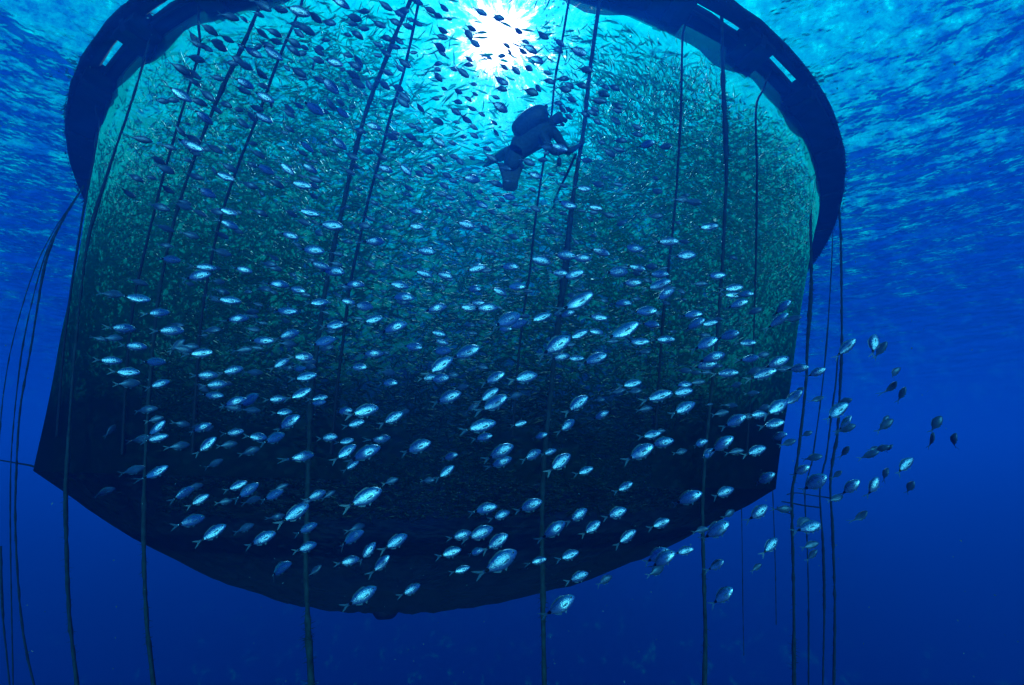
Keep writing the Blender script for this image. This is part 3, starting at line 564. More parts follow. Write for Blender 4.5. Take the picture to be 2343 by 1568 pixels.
# centre x, y, length, tilt as read off the photograph, largest first
FISH = ('1223,1372,83,32 1413,738,78,28 1524,810,78,28 1360,843,76,30 1175,1041,74,15 893,1215,74,27 1239,782,69,25 1139,861,69,22 1208,985,69,30 '
        '893,1106,69,25 1370,1479,69,32 1076,893,67,35 1223,1104,67,28 1565,1104,65,28 963,799,63,22 1096,970,63,22 891,1004,62,18 1609,968,62,15 '
        '1021,1091,62,22 885,1456,62,30 1353,1294,62,35 1681,1216,62,22 1453,877,60,18 1283,922,60,12 1411,986,60,35 1368,1129,60,38 1174,1302,60,22 '
        '1750,1294,60,32 722,1253,58,35 1295,1235,58,22 1620,1365,58,30 983,725,56,-2 1764,1084,56,32 1185,1242,56,10 1214,1323,56,32 1400,672,54,14 '
        '1609,696,54,15 1188,752,54,3 1321,776,54,18 1208,923,54,27 1195,965,54,35 1864,914,54,15 1670,997,54,25 1224,1129,54,22 967,1323,54,30 1319,637,53,-15 '
        '1576,760,53,-3 1724,839,53,20 1741,873,53,12 809,551,51,5 791,835,51,25 1380,625,51,-8 1506,665,51,-3 960,1021,51,30 845,1104,51,38 1618,1081,51,12 '
        '860,1312,51,28 1607,1356,51,30 764,611,49,3 814,663,49,3 706,1031,49,38 1067,752,49,15 1560,836,49,0 1076,857,49,5 1897,995,49,32 1795,1028,49,25 '
        '2044,1004,49,35 642,1315,49,25 1531,1311,49,35 1991,1178,49,32 747,921,47,18 735,962,47,32 740,1115,47,15 974,696,47,-8 1163,657,47,15 1631,591,47,-8 '
        '1622,720,47,22 1259,699,47,-3 1264,792,47,18 1413,818,47,22 911,864,47,5 1542,938,47,10 1900,783,47,32 1697,791,47,22 1724,892,47,8 1899,885,47,20 '
        '1775,912,47,0 1666,958,47,8 521,1301,47,35 1101,1349,47,15 1413,1258,47,35 1506,1253,47,22 1766,1454,47,38 1384,501,45,-15 484,674,45,25 706,818,45,28 '
        '916,590,45,8 1039,614,45,-3 1244,651,45,-3 1544,607,45,-12 912,781,45,18 1460,776,45,-8 1074,925,45,10 1937,972,45,38 2067,848,45,40 606,1198,45,40 '
        '1127,1307,45,15 1446,1288,45,35 1390,1356,45,20 1413,1409,45,22 1853,1251,45,38 755,520,44,0 1137,549,44,-12 782,649,44,-8 560,734,44,5 417,808,44,12 '
        '700,761,44,8 642,833,44,8 816,795,44,12 573,981,44,22 1034,669,44,-12 1420,631,44,-8 867,694,44,3 1143,752,44,-5 1520,740,44,-8 1624,830,44,-3 '
        '1301,1111,44,28 1591,1062,44,12 1674,624,44,-5 1690,768,44,-3 1779,819,44,10 468,1272,44,18 684,1389,44,28 1090,1152,44,38 1868,1169,44,30 '
        '1975,1287,44,20 767,265,42,-15 682,694,42,0 778,739,42,12 582,778,42,15 740,872,42,5 609,977,42,42 671,1070,42,28 1468,616,42,-22 1609,670,42,-8 '
        '1544,691,42,-5 889,748,42,3 1370,872,42,10 1009,847,42,-3 1181,1068,42,12 1386,1039,42,38 932,1073,42,14 1802,742,42,10 1889,1035,42,12 '
        '1846,1101,42,20 1224,1258,42,20 900,1345,42,52 932,1376,42,45 1613,1278,42,22 1768,1202,42,22 729,28,40,5 807,210,40,-30 736,452,40,2 1152,437,40,-8 '
        '1730,555,40,-3 501,654,40,8 336,729,40,5 492,863,40,15 568,905,40,22 505,917,40,8 528,940,40,12 506,1086,40,50 1085,673,40,-10 1366,667,40,-5 '
        '1555,655,40,-18 1154,705,40,-3 1219,712,40,-25 1384,767,40,15 1406,876,40,0 1050,923,40,8 869,1035,40,18 1468,1014,40,25 1748,674,40,-5 1790,704,40,-2 '
        '1911,750,40,35 383,1154,40,38 668,1209,40,28 773,1210,40,25 751,1290,40,25 1429,1150,40,20 1526,1189,40,27 854,1370,40,12 1005,1440,40,28 '
        '1882,1332,40,45 2078,1189,40,40 666,131,38,-12 441,231,38,-12 469,357,38,-5 827,350,38,-28 1221,262,38,-28 1366,362,38,-20 301,802,38,8 311,909,38,5 '
        '686,888,38,38 1589,792,38,-12 1070,815,38,-10 951,935,38,3 840,1004,38,8 1817,718,38,-10 1949,900,38,2 450,1204,38,38 750,1336,38,18 1127,1391,38,15 '
        '1672,1345,38,15 646,237,36,-10 642,288,36,-10 648,414,36,-12 560,548,36,-12 1578,353,36,0 940,412,36,-12 1041,415,36,-22 1424,461,36,-10 '
        '1174,499,36,-22 1016,553,36,0 707,575,36,-8 388,764,36,15 331,846,36,3 378,884,36,10 522,966,36,3 676,975,36,8 780,973,36,15 385,1046,36,58 '
        '492,1044,36,28 629,1067,36,-3 804,1069,36,8 1166,740,36,0 1232,803,36,0 1455,810,36,-12 1078,836,36,-12 876,897,36,5 1319,1064,36,15 1099,1115,36,18 '
        '1788,721,36,-10 1732,790,36,5 1824,838,36,-2 1831,876,36,5 1728,1108,36,32 2134,838,36,75 580,1186,36,25 1315,1369,36,12 2210,1135,36,42 '
        '2134,1186,36,60 598,204,34,-8 499,287,34,-22 700,412,34,-30 756,411,34,-18 557,517,34,-3 1413,127,34,-25 1223,199,34,-18 910,308,34,-5 1070,347,34,-22 '
        '990,415,34,-35 1306,428,34,-22 1241,481,34,-8 1014,516,34,-5 1453,508,34,-15 417,634,34,10 595,659,34,-3 726,708,34,-5 270,881,34,5 390,938,34,28 '
        '727,900,34,8 776,984,34,12 693,1007,34,8 385,1070,34,20 573,1056,34,12 849,736,34,-8 1270,1035,34,15 845,1078,34,12 1342,1104,34,18 1996,909,34,20 '
        '1670,939,34,-3 1851,1013,34,3 1900,1065,34,15 1710,1082,34,18 2065,1032,34,50 488,1221,34,35 860,1137,34,35 1163,1347,34,15 1958,1148,34,30 '
        '1750,1380,34,35 834,8,33,-12 617,128,33,-5 816,153,33,0 834,275,33,-20 749,359,33,-25 550,432,33,-5 506,471,33,-12 1295,120,33,-30 1310,146,33,-22 '
        '873,205,33,-10 1297,225,33,-20 1462,247,33,-15 983,250,33,-25 1290,397,33,-20 1212,448,33,-25 1694,494,33,-18 544,617,33,-5 798,850,33,18 '
        '448,854,33,-5 317,937,33,10 622,910,33,3 568,995,33,-5 615,1002,33,0 359,1000,33,12 348,1072,33,15 439,1089,33,12 613,1102,33,22 1631,706,33,5 '
        '983,738,33,-2 949,910,33,-3 1259,967,33,15 1154,995,33,30 1511,955,33,12 1576,999,33,8 1797,1103,33,8 2067,1046,33,20 2152,852,33,50 328,1148,33,22 '
        '873,1289,33,20 1478,1416,33,28 1604,1394,33,30 1957,1276,33,30 749,74,31,-8 716,122,31,-22 442,169,31,-10 729,177,31,-12 347,341,31,12 611,453,31,-5 '
        '677,449,31,-20 769,438,31,-3 391,506,31,-3 862,184,31,-15 1130,178,31,-30 1471,229,31,-25 1001,334,31,-15 1199,386,31,-28 1602,528,31,-8 275,719,31,8 '
        '648,705,31,-8 519,806,31,12 706,840,31,0 597,855,31,15 435,843,31,55 559,1086,31,12 1186,662,31,10 1252,578,31,-12 1551,955,31,5 1710,694,31,-8 '
        '1842,760,31,10 1937,779,31,5 1704,934,31,3 1762,1009,31,10 2163,1037,31,38 2125,1110,31,22 1987,1117,31,10 617,1221,31,20 600,1289,31,25 '
        '956,1175,31,20 642,15,29,-5 769,43,29,-15 597,160,29,-5 635,180,29,-15 524,364,29,-12 406,414,29,-10 562,411,29,-15 450,505,29,-3 638,520,29,-15 '
        '742,543,29,-8 405,558,29,-5 941,15,29,-18 865,44,29,3 871,84,29,-20 1324,88,29,-25 865,159,29,-12 987,155,29,-22 1431,171,29,-20 1379,218,29,-18 '
        '1421,209,29,-25 987,237,29,-28 1068,296,29,-15 1137,292,29,-22 956,334,29,-10 1515,343,29,-18 1624,358,29,-8 1489,374,29,-40 1234,412,29,-8 '
        '1076,474,29,-10 1097,483,29,-15 1460,450,29,-15 1306,510,29,-25 1486,526,29,-22 1183,557,29,-15 889,551,29,-5 1665,488,29,-15 466,575,29,-5 '
        '658,645,29,0 613,762,29,15 756,884,29,5 1344,565,29,-25 1589,651,29,-10 1146,794,29,-5 1437,714,29,-30 1395,721,29,-10 1495,834,29,0 1107,917,29,3 '
        '1130,945,29,12 1842,906,29,10 1915,901,29,5 1672,905,29,-3 1926,1081,29,20 2287,1033,29,55 526,1131,29,30 256,1200,29,20 687,1190,29,25 678,1262,29,12 '
        '1915,1244,29,5 1713,1294,29,15 1980,1331,29,20 2103,1261,29,42 563,42,28,12 535,112,28,-8 684,24,27,15 512,73,27,-8 671,80,27,-8 718,105,27,-12 '
        '480,144,27,12 595,222,27,3 507,234,27,-20 488,250,27,0 626,265,27,8 807,254,27,-45 470,339,27,-5 631,377,27,-15 478,432,27,5 711,522,27,-15 '
        '1174,30,27,-20 965,54,27,-15 943,93,27,-5 1074,115,27,-25 874,149,27,-40 1068,187,27,-38 938,208,27,-22 1224,217,27,-15 1341,198,27,-25 '
        '1500,214,27,-35 1112,273,27,-25 1446,275,27,-35 1502,295,27,-40 880,319,27,-10 1556,328,27,-30 1333,361,27,-12 1511,366,27,-22 860,383,27,-10 '
        '931,383,27,-12 1431,392,27,-12 1090,428,27,-18 1083,453,27,-25 1602,468,27,-15 1515,546,27,5 542,575,27,-12 673,656,27,-3 825,621,27,-5 822,645,27,-5 '
        '341,690,27,-5 526,731,27,-12 278,826,27,10 619,805,27,0 468,846,27,0 756,896,27,3 706,899,27,5 446,1036,27,-5 903,646,27,-22 1195,615,27,-12 '
        '1288,712,27,0 1152,814,27,-3 1573,859,27,-8 1179,897,27,-8 1863,867,27,3 1866,996,27,12 1663,1103,27,12 2203,961,27,60 477,1189,27,18 805,1207,27,35 '
        '771,1392,27,40 1047,1173,27,3 804,56,25,12 653,111,25,5 778,127,25,-15 776,147,25,0 473,182,25,-15 778,196,25,-5 549,254,25,-3 662,249,25,-75 '
        '706,265,25,-22 615,285,25,-35 593,302,25,-22 473,372,25,-15 332,434,25,-15 408,463,25,-15 766,453,25,-18 488,521,25,-8 528,517,25,-3 1018,5,25,-10 '
        '1217,44,25,-8 927,61,25,-5 972,99,25,-20 1079,91,25,-5 1159,106,25,-28 844,210,25,-45 972,215,25,-10 1371,267,25,-40 1509,260,25,-35 1021,352,25,-15 '
        '854,420,25,-18 898,370,25,-5 925,432,25,-22 1121,393,25,-40 1324,391,25,-3 996,459,25,-10 1237,531,25,-30 945,555,25,-8 546,712,25,-10 744,720,25,-5 '
        '629,850,25,-3 495,948,25,-30 381,1024,25,22 1010,650,25,-5 1522,654,25,-5 1580,685,25,-25 1264,685,25,0 844,701,25,-5 1281,772,25,-5 1393,842,25,5 '
        '987,1006,25,15 1839,960,25,0 2179,945,25,48 2154,1095,25,20 550,1225,25,10 749,1224,25,15 1781,1254,25,35 1984,1354,25,45 475,96,24,-40 638,81,24,-15 '
        '721,61,24,15 502,117,24,-2 673,102,24,8 580,146,24,-10 706,278,24,-15 387,392,24,-12 314,473,24,-15 1049,25,24,-10 996,65,24,-5 1079,75,24,-12 '
        '1143,83,24,-45 941,131,24,-15 1366,105,24,-35 946,177,24,-10 1259,172,24,-40 1377,192,24,-10 1390,209,24,-35 1395,243,24,-30 1025,264,24,-35 '
        '1429,279,24,-35 1157,331,24,-25 1555,311,24,-35 1188,363,24,-18 1023,424,24,-22 1050,406,24,-20 1108,383,24,-15 1272,403,24,-50 1509,451,24,-20 '
        '1449,519,24,-15 669,630,24,-18 617,772,24,-3 849,590,24,-3 1188,565,24,-15 1047,689,24,-10 1670,590,24,-20 1721,819,24,-8 1699,910,24,-3 '
        '1797,940,24,12 1786,990,24,-5 1996,975,24,20 2064,980,24,15 2185,909,24,40 2276,1072,24,70 2328,1073,24,65 2064,1102,24,50 2042,1217,24,20 '
        '740,68,22,20 729,81,22,-20 528,102,22,25 555,96,22,0 481,108,22,0 735,131,22,25 566,155,22,12 531,191,22,10 477,202,22,-20 528,268,22,-12 '
        '421,245,22,22 729,258,22,-12 791,273,22,5 441,321,22,-35 414,360,22,3 563,361,22,-15 706,315,22,-15 738,374,22,-15 789,371,22,-35 615,402,22,-20 '
        '765,479,22,-15 452,495,22,0 889,28,22,15 974,33,22,-12 985,26,22,3 1083,20,22,-22 860,58,22,8 1019,58,22,-10 888,71,22,15 1150,70,22,-15 '
        '1264,77,22,-18 922,109,22,-5 965,115,22,5 1078,129,22,-28 849,135,22,3 1275,126,22,-25 1364,123,22,-28 1068,156,22,12 1143,158,22,-5 900,207,22,-60 '
        '1117,224,22,-12 1312,214,22,-50 1362,252,22,-20 1477,212,22,-35 1117,249,22,-8 1152,266,22,-12 1451,267,22,-35 1388,268,22,-35 1388,285,22,-35 '
        '1507,271,22,-25 1457,297,22,-40 1156,311,22,-25 1005,307,22,-15 1023,316,22,-30 965,325,22,-10 867,406,22,-12 1082,389,22,-25 1105,442,22,-10 '
        '994,475,22,-15 1143,473,22,-20 1210,475,22,-5 1224,488,22,-30 1375,454,22,-20 912,495,22,-20 1070,515,22,-5 905,535,22,-12 1199,517,22,-25 '
        '1373,521,22,-8 1346,535,22,-12 1337,551,22,-25 580,564,22,-10 778,570,22,-12 406,600,22,5 535,688,22,3 765,636,22,-5 631,744,22,-8 435,794,22,5 '
        '807,810,22,0 553,937,22,0 272,1050,22,65 508,1048,22,35 871,565,22,-20 912,665,22,-15 1097,683,22,0 1553,668,22,-20 876,778,22,0 1177,787,22,0 '
        '1360,767,22,15 1604,765,22,-25 1625,741,22,-20 940,861,22,-8 1613,1053,22,8 1724,910,22,0 1753,894,22,-5 1951,954,22,30 1828,1017,22,12 '
        '1848,1385,22,35 2162,1155,22,60 2223,1188,22,55 738,192,20,20 641,210,20,0 397,247,20,18 831,250,20,-25 813,322,20,-20 813,367,20,-5 1068,38,20,-8 '
        '922,136,20,3 976,167,20,-28 1290,167,20,-25 1335,178,20,-25 1230,164,20,-30 1143,241,20,-35 1210,238,20,-15 1210,324,20,-45 1103,349,20,-25 '
        '1373,424,20,-20 1299,463,20,-25 1215,504,20,-12 1061,501,20,-15 1125,519,20,-30 1290,515,20,-20 1420,515,20,-12 1440,535,20,-50 713,671,20,-15 '
        '800,738,20,-5 825,721,20,-30 245,828,20,-5 642,789,20,0 697,784,20,-5 1232,582,20,-10 1306,655,20,-25 1264,718,20,-8 898,774,20,0 1413,707,20,-20 '
        '1475,734,20,-20 1555,730,20,-10 1466,976,20,0 1663,712,20,-30 1971,1059,20,22 2045,1158,20,38 633,36,18,0 629,116,18,45 742,116,18,0 780,117,18,5 '
        '794,98,18,15 455,184,18,5 582,268,18,10 501,364,18,-5 617,351,18,15 751,392,18,-10 523,417,18,-45 638,472,18,-40 580,519,18,0 767,542,18,-10 '
        '845,506,18,20 1003,49,18,-5 848,85,18,0 1237,111,18,-35 1009,129,18,12 1283,102,18,-25 1224,137,18,5 1145,145,18,-25 1107,169,18,-15 1063,241,18,-5 '
        '1176,279,18,-28 937,258,18,-40 1206,300,18,-30 1130,334,18,-10 1468,348,18,-25 1152,386,18,-25 1179,428,18,-20 873,460,18,-22 1170,468,18,-8 '
        '1475,434,18,-12 1188,485,18,-25 1257,500,18,-5 1097,508,18,-10 992,524,18,-15 1675,477,18,-15 726,598,18,-20 528,655,18,-5 669,714,18,-10 604,712,18,0 '
        '842,792,18,15 479,1041,18,20 990,651,18,0 1208,622,18,-35 1364,571,18,-20 1448,576,18,-10 1406,591,18,-40 1335,625,18,-10 1081,703,18,-60 '
        '1643,810,18,0 1791,629,18,-35 1753,779,18,-12 2163,1024,18,50 596,47,16,-20 588,114,16,-30 694,324,16,-10 1068,169,16,-12 1083,217,16,-8 '
        '1156,206,16,-5 1159,230,16,-18 860,261,16,15 1114,299,16,-10 1163,354,16,-15 958,365,16,0 1333,374,16,-8 1344,426,16,-25 1333,459,16,-25 '
        '1600,435,16,-25 1261,539,16,-20 1221,544,16,-15 1061,542,16,5 464,694,16,-3 796,764,16,-15 1237,625,16,-20 1565,625,16,-25 1622,655,16,0 '
        '1221,752,16,-25 2133,1095,16,20 2171,1093,16,40 700,166,15,-25 765,161,15,80 459,392,15,0 370,434,15,5 767,394,15,0 678,434,15,-10 736,431,15,0 '
        '1244,127,15,-55 1194,142,15,-20 874,171,15,10 854,232,15,5 987,342,15,-30 1068,381,15,-10 1241,443,15,-20 978,510,15,-15 1087,523,15,0 858,544,15,0 '
        '1655,544,15,-30 499,819,15,15 1166,613,15,-25 1288,586,15,-20 936,712,15,-10 1244,738,15,-8 1733,988,15,5 1096,47,13,0 836,170,13,40 891,231,13,-10 '
        '1279,481,13,-25 981,591,13,-30 1116,618,13,-35 1261,611,13,-20 1670,732,13,-10 2000,1289,13,60 458,303,11,10 954,279,11,0 1023,301,11,0 985,385,11,0 '
        '1146,525,11,-25 1509,526,11,-20 956,441,9,0')
FARSKIN = simple('small_bream_skin', (.09, .15, .22), .4, 14, .25, .5, .1)
FR = random.Random(11)
def fish_pose(X, Y, l, a):
    px, py = X * .9372, Y * .9372; lp = l * .9372
    d = ray(px, py); r = d.cross(Vector((0, 0, 1))).normalized(); u = r.cross(d)
    real = FR.uniform(.175, .225) * (1 + .15 * (l > 60)); dist = real * F / lp * FR.uniform(.95, 1.05)
    hit = cage_hit(px, py, .9) if py < 1150 else None
    lim = min(11.5, hit.length if hit else 11.5)
    if dist > lim: dist = lim * FR.uniform(.9, 1)
    real = lp * dist / F                                    # drawn length, nose to tail root
    up = py < 640
    yaw = max(-.45, min(.45, FR.gauss(0, .13 if l > 55 else .24))); real /= math.cos(yaw)
    ar = R_(a); hd = (r * math.cos(ar) + u * math.sin(ar)) * math.cos(yaw) + d * math.sin(yaw)
    z = Vector((0, 0, 1)) + r * FR.gauss(0, .10) + d * FR.gauss(0.0, .10 if l > 55 else .17)
    z = z.lerp(u, .6 if up else .4)
    y = z.cross(hd).normalized(); zz = hd.cross(y)
    # the middle of the body sits on the point
    M = Matrix((hd, y, zz)).transposed().to_4x4() @ Matrix.Scale(real, 4)
    M.translation = d * dist - hd * real * .5
    return M
NIND = 300
proto_pts = [tuple(map(int, s.split(','))) for s in FISH.split()]
big = proto_pts[:NIND]; small = proto_pts[NIND:]
SZ = lambda l: 'huge' if l > 66 else 'large' if l > 52 else 'medium' if l > 43 else 'small' if l > 36 else 'tiny'
def pose_word(a): return 'steep' if a > 42 else 'climbing' if a > 24 else 'rising' if a > 8 else 'level' if a > -6 else 'dipping' if a > -18 else 'diving'
ROPE_X = [('weedy', [(600, 0), (510, 200), (415, 450), (360, 700), (335, 1000), (330, 1568)]), ('shaggy', [(940, 0), (840, 250), (765, 560), (712, 900), (700, 1300), (712, 1568)]),
          ('held', [(1372, 0), (1335, 300), (1295, 600), (1255, 950), (1245, 1568)]), ('knobbly', [(1652, 0), (1658, 500), (1617, 1000), (1612, 1568)]), ('bristly', [(1836, 0), (1855, 525), (1835, 967), (1817, 1568)])]
def column(x, y):
    c = 0
    for n_, P in ROPE_X:
        if x > np.interp(y, [p[1] for p in P], [p[0] for p in P]): c += 1
    nm = [n_ for n_, _ in ROPE_X]
    return 'left of weedy rope' if c == 0 else 'right of bristly rope' if c == 5 else 'between %s and %s ropes' % (nm[c - 1], nm[c])
def level(y):
    for t_, w_ in ((130, 'at sun height'), (250, 'just under sun'), (430, 'at diver height'), (560, 'below diver height'), (700, 'across middle net'), (820, 'below middle net'),
                   (930, 'on dark net'), (1060, 'just above rim'), (1180, 'just below rim'), (1300, 'on black underside')):
        if y < t_: return w_
    return 'near underside edge'
ORD = ['first', 'second', 'third', 'fourth', 'fifth', 'sixth', 'seventh', 'eighth', 'ninth', 'tenth']
descr = []
for (X, Y, l, a) in big:
    x, y = X * .9372, Y * .9372
    look = 'dark' if y < 520 else 'blue' if y < 700 else 'grey' if x > 1870 and l < 45 else 'silver'
    descr.append('%s %s %s bream %s, %s' % (SZ(l), look, pose_word(a), column(x, y), level(y)))
def rank(i):
    same = sorted([j for j in range(len(big)) if descr[j] == descr[i]], key=lambda j: big[j][0])
    if len(same) == 1: return descr[i]
    k = same.index(i)
    if len(same) == 2: return descr[i] + (', left one' if k == 0 else ', right one')
    return descr[i] + (', leftmost' if k == 0 else ', rightmost' if k == len(same) - 1 else ', %s from left' % ORD[k])
for i, (X, Y, l, a) in enumerate(big):
    M = fish_pose(X, Y, l, a)
    o = bpy.data.objects.new('bream', KINDS[FR.choice([0, 0, 1, 2, 1, 2, 3, 4, 5, 6])]); C.objects.link(o); o.matrix_world = M
    tag(o, rank(i), 'fish', 'wild bream schooling in front of the cage')
    if l > 36:
        for sgn in (1, -1):
            e = bpy.data.objects.new('eye', EYE); C.objects.link(e); e.parent = o
            e.matrix_local = Matrix.Translation((.885, sgn * .052, .038)) @ Matrix.Rotation(R_(-14 * sgn), 4, 'Z') @ (Matrix.Identity(4) if sgn > 0 else Matrix.Rotation(math.pi, 4, 'Z'))
# the smallest of the school: past the three hundred, one object
vs = []; fs = []; mi = []; off = 0
cache = [([v.co.copy() for v in me.vertices], [tuple(p.vertices) for p in me.polygons], [p.material_index for p in me.polygons]) for me in KINDS]
allv = []
SM = {}
for (X, Y, l, a) in small:
    M = fish_pose(X, Y, l, a); V_, P_, I_ = cache[FR.randrange(7)]
    k0 = len(allv); allv += [M @ v for v in V_]; fs += [tuple(k0 + q for q in p) for p in P_]; mi += I_
me = bpy.data.meshes.new('small_bream_shoal'); me.from_pydata(allv, [], fs); me.polygons.foreach_set('material_index', mi); me.polygons.foreach_set('use_smooth', [q == 0 for q in mi])
me.materials.append(FARSKIN); me.materials.append(FIN); me.update()
so = bpy.data.objects.new('small_bream_shoal', me); C.objects.link(so)
tag(so, 'the smallest, farthest bream scattered thickly over the upper net', None, None, 'stuff')
# ------------------------------------------------------------------ the diver at the net
SUIT = simple('black_wetsuit', (.03, .075, .08), .8, 18, .3, 0, .3)
GEAR = simple('dark_dive_gear', (.025, .06, .065), .6, 25, .3, 0, .2)
STEEL = simple('tank_paint', (.05, .06, .06), .35, 10, .2, .4, .05)
GLASSM = simple('mask_glass', (.02, .03, .035), .08, 4, 0, 0, 0)
_h = cage_hit((1100 + 1250 / 5.6) * .9372, (220 + 600 / 5.6) * .9372, 0).length
DD = _h - .40
def J(cx, cy, dd=0.0):          # a point of the diver, dd metres nearer (-) or farther (+)
    return ray((1100 + cx / 5.6) * .9372, (220 + cy / 5.6) * .9372) * (DD + dd)
diver = empty('person', J(1130, 620)); tag(diver, 'diver in dark wetsuit, tank and long fins, gripping the held rope at the net', 'person')
def dv(o): o.parent = diver; o.matrix_parent_inverse = Matrix.Translation(-diver.location); return o
def skin_body(name, V, E, mat, lev=1):
    me = bpy.data.meshes.new(name + '_cage'); me.from_pydata([v[0] for v in V], E, []); o = bpy.data.objects.new(name, me); C.objects.link(o)
    md = o.modifiers.new('s', 'SKIN'); md.use_smooth_shade = True; md.branch_smoothing = .4
    for i, v in enumerate(V):
        r = v[1] if isinstance(v[1], tuple) else (v[1], v[1]); me.skin_vertices[0].data[i].radius = (r[0] * 1.10, r[1] * 1.10); me.skin_vertices[0].data[i].use_root = (i == 0)
    sb = o.modifiers.new('u', 'SUBSURF'); sb.levels = lev; sb.render_levels = lev
    dg = bpy.context.evaluated_depsgraph_get(); m2 = bpy.data.meshes.new_from_object(o.evaluated_get(dg)); m2.name = name
    o.modifiers.clear(); o.data = m2; m2.materials.clear(); m2.materials.append(mat)
    m2.polygons.foreach_set('use_smooth', [True] * len(m2.polygons)); return o
V = [(J(930, 800), (.22, .20)), (J(1030, 720), (.25, .23)), (J(1150, 650), (.28, .25)), (J(1275, 560), (.26, .22)), (J(1370, 450), (.12, .12)), (J(1430, 405), (.075, .08)), (J(1490, 375), (.115, .115)), (J(1545, 365), (.085, .09))]
E = [(i, i + 1) for i in range(7)]
def chain(start, pts):
    k = start
    for p in pts: V.append(p); E.append((k, len(V) - 1)); k = len(V) - 1
    return k
# arm that grips the rope
wr = chain(3, [(J(1420, 560, -.10), 0.098), (J(1500, 700, -.16), 0.078), (J(1590, 840, -.16), 0.068), (J(1680, 810, -.10), 0.057), (J(1752, 760, -.04), .034), (J(1792, 722, -.02), (.045, .028))])
rp = [p for p in [J(1815, 690, 0)]][0]
for i, (dx, dy, ln) in enumerate(((26, -52, 1), (36, -34, 1.08), (42, -14, 1.0), (40, 8, .85))):
    chain(wr, [(J(1792 + dx * .55, 722 + dy * .7, -.06), .013), (J(1792 + dx * ln, 722 + dy * 1.15, -.03), .011), (J(1792 + dx * ln * .95, 722 + dy * 1.2, .05), .009)])
chain(wr, [(J(1790, 690, .02), .014), (J(1812, 655, .03), .011), (J(1830, 640, .0), .009)])
# other arm, reaching down towards the net
wl = chain(3, [(J(1250, 600, -.22), 0.098), (J(1330, 740, -.30), 0.075), (J(1400, 850, -.30), 0.065), (J(1480, 860, -.22), 0.052), (J(1545, 850, -.15), .032), (J(1585, 845, -.12), (.044, .026))])
for i, (dx, dy) in enumerate(((52, -22), (60, -6), (58, 10), (48, 24))):
    chain(wl, [(J(1585 + dx * .5, 845 + dy, -.14), .012), (J(1585 + dx * .85, 845 + dy * 1.1 + 12, -.12), .010), (J(1585 + dx * .95, 845 + dy * 1.1 + 30, -.10), .009)])
chain(wl, [(J(1590, 875, -.15), .013), (J(1612, 900, -.14), .010)])
# legs
k1 = chain(0, [(J(850, 840, .08), 0.137), (J(740, 880, .14), 0.117), (J(640, 910, .20), 0.091), (J(545, 960, .26), 0.086), (J(470, 1010, .30), 0.060), (J(420, 1040, .30), (.05, .04))])
k2 = chain(0, [(J(880, 890, -.12), 0.20), (J(850, 960, -.24), 0.17), (J(825, 1030, -.34), 0.15), (J(815, 1080, -.28), 0.083), (J(812, 1130, -.22), 0.062), (J(810, 1165, -.22), (.052, .042))])
dv(skin_body('wetsuit_body', V, E, SUIT))
def tube(name, pts, r, mat, nb=12, caps=True, par=None):
    vs = []; fs = []; n = len(pts); rs = r if isinstance(r, (list, tuple)) else [r] * n
    for i, p in enumerate(pts):
        t_ = (pts[min(i + 1, n - 1)] - pts[max(i - 1, 0)]).normalized(); s = t_.cross(Vector((0, .3, 1))).normalized(); u = t_.cross(s)
        for k in range(nb): b = 2 * math.pi * k / nb; vs.append(p + (s * math.cos(b) + u * math.sin(b)) * rs[i])
        if i < n - 1:
            for k in range(nb): fs.append((i * nb + k, i * nb + (k + 1) % nb, (i + 1) * nb + (k + 1) % nb, (i + 1) * nb + k))
    fs.append(tuple(range(nb))[::-1]); fs.append(tuple(range((n - 1) * nb, n * nb)))
    return mesh_obj(name, vs, fs, mat)
def lerp(a, b, s): return a + (b - a) * s
A, B = J(930, 500, .16), J(1290, 235, .10)
dv(tube('air_tank', [lerp(A, B, s) for s in (0, .03, .08, .5, .86, .93, .97, 1.0)], [.04, .08, .10, .102, .10, .075, .035, .03], STEEL, 16))
dv(tube('tank_valve', [B, lerp(A, B, 1.05), lerp(A, B, 1.09)], [.03, .045, .03], GEAR, 8))
# buoyancy vest: a swollen pad round the back and sides
vest = [(J(880, 640, .02), (.19, .17)), (J(960, 570, .05), (.24, .2)), (J(1100, 450, .05), (.29, .23)), (J(1240, 370, .04), (.27, .22)), (J(1350, 370, .03), (.18, .16))]
dv(skin_body('buoyancy_vest', vest, [(0, 1), (1, 2), (2, 3), (3, 4)], GEAR, 2))
hd = J(1490, 375); fwd = (J(1600, 480, -.1) - hd).normalized(); upd = (J(1540, 260) - hd).normalized(); sid = fwd.cross(upd).normalized(); upd = sid.cross(fwd)
def boxy(name, c, fx, fy, fz, mat, tp=.8):
    vs = []; 
    for a in (-1, 1):
        for b in (-1, 1):
            for c_ in (-1, 1): q = tp if a > 0 else 1; vs.append(c + fwd * a * fx + sid * b * fy * q + upd * c_ * fz * q)
    o = mesh_obj(name, vs, [(0, 1, 3, 2), (4, 6, 7, 5), (0, 4, 5, 1), (2, 3, 7, 6), (0, 2, 6, 4), (1, 5, 7, 3)], mat, smooth=False)
    md = o.modifiers.new('b', 'BEVEL'); md.width = min(fx, fy, fz) * .45; md.segments = 3; return o
mk = dv(boxy('dive_mask', hd + fwd * .115 + upd * .025, .035, .085, .045, GEAR))
gl_ = boxy('mask_lens', hd + fwd * .152 + upd * .025, .006, .062, .03, GLASSM); gl_.parent = mk; gl_.matrix_parent_inverse = Matrix.Translation(-diver.location)
rg = hd + fwd * .135 - upd * .055
dv(boxy('regulator', rg, .035, .035, .03, GEAR, .9))
dv(tube('air_hose', curve_pts([rg + sid * .03, rg + sid * .16 - upd * .06, lerp(rg, B, .6) + sid * .2, B], .05), .012, GEAR, 6))
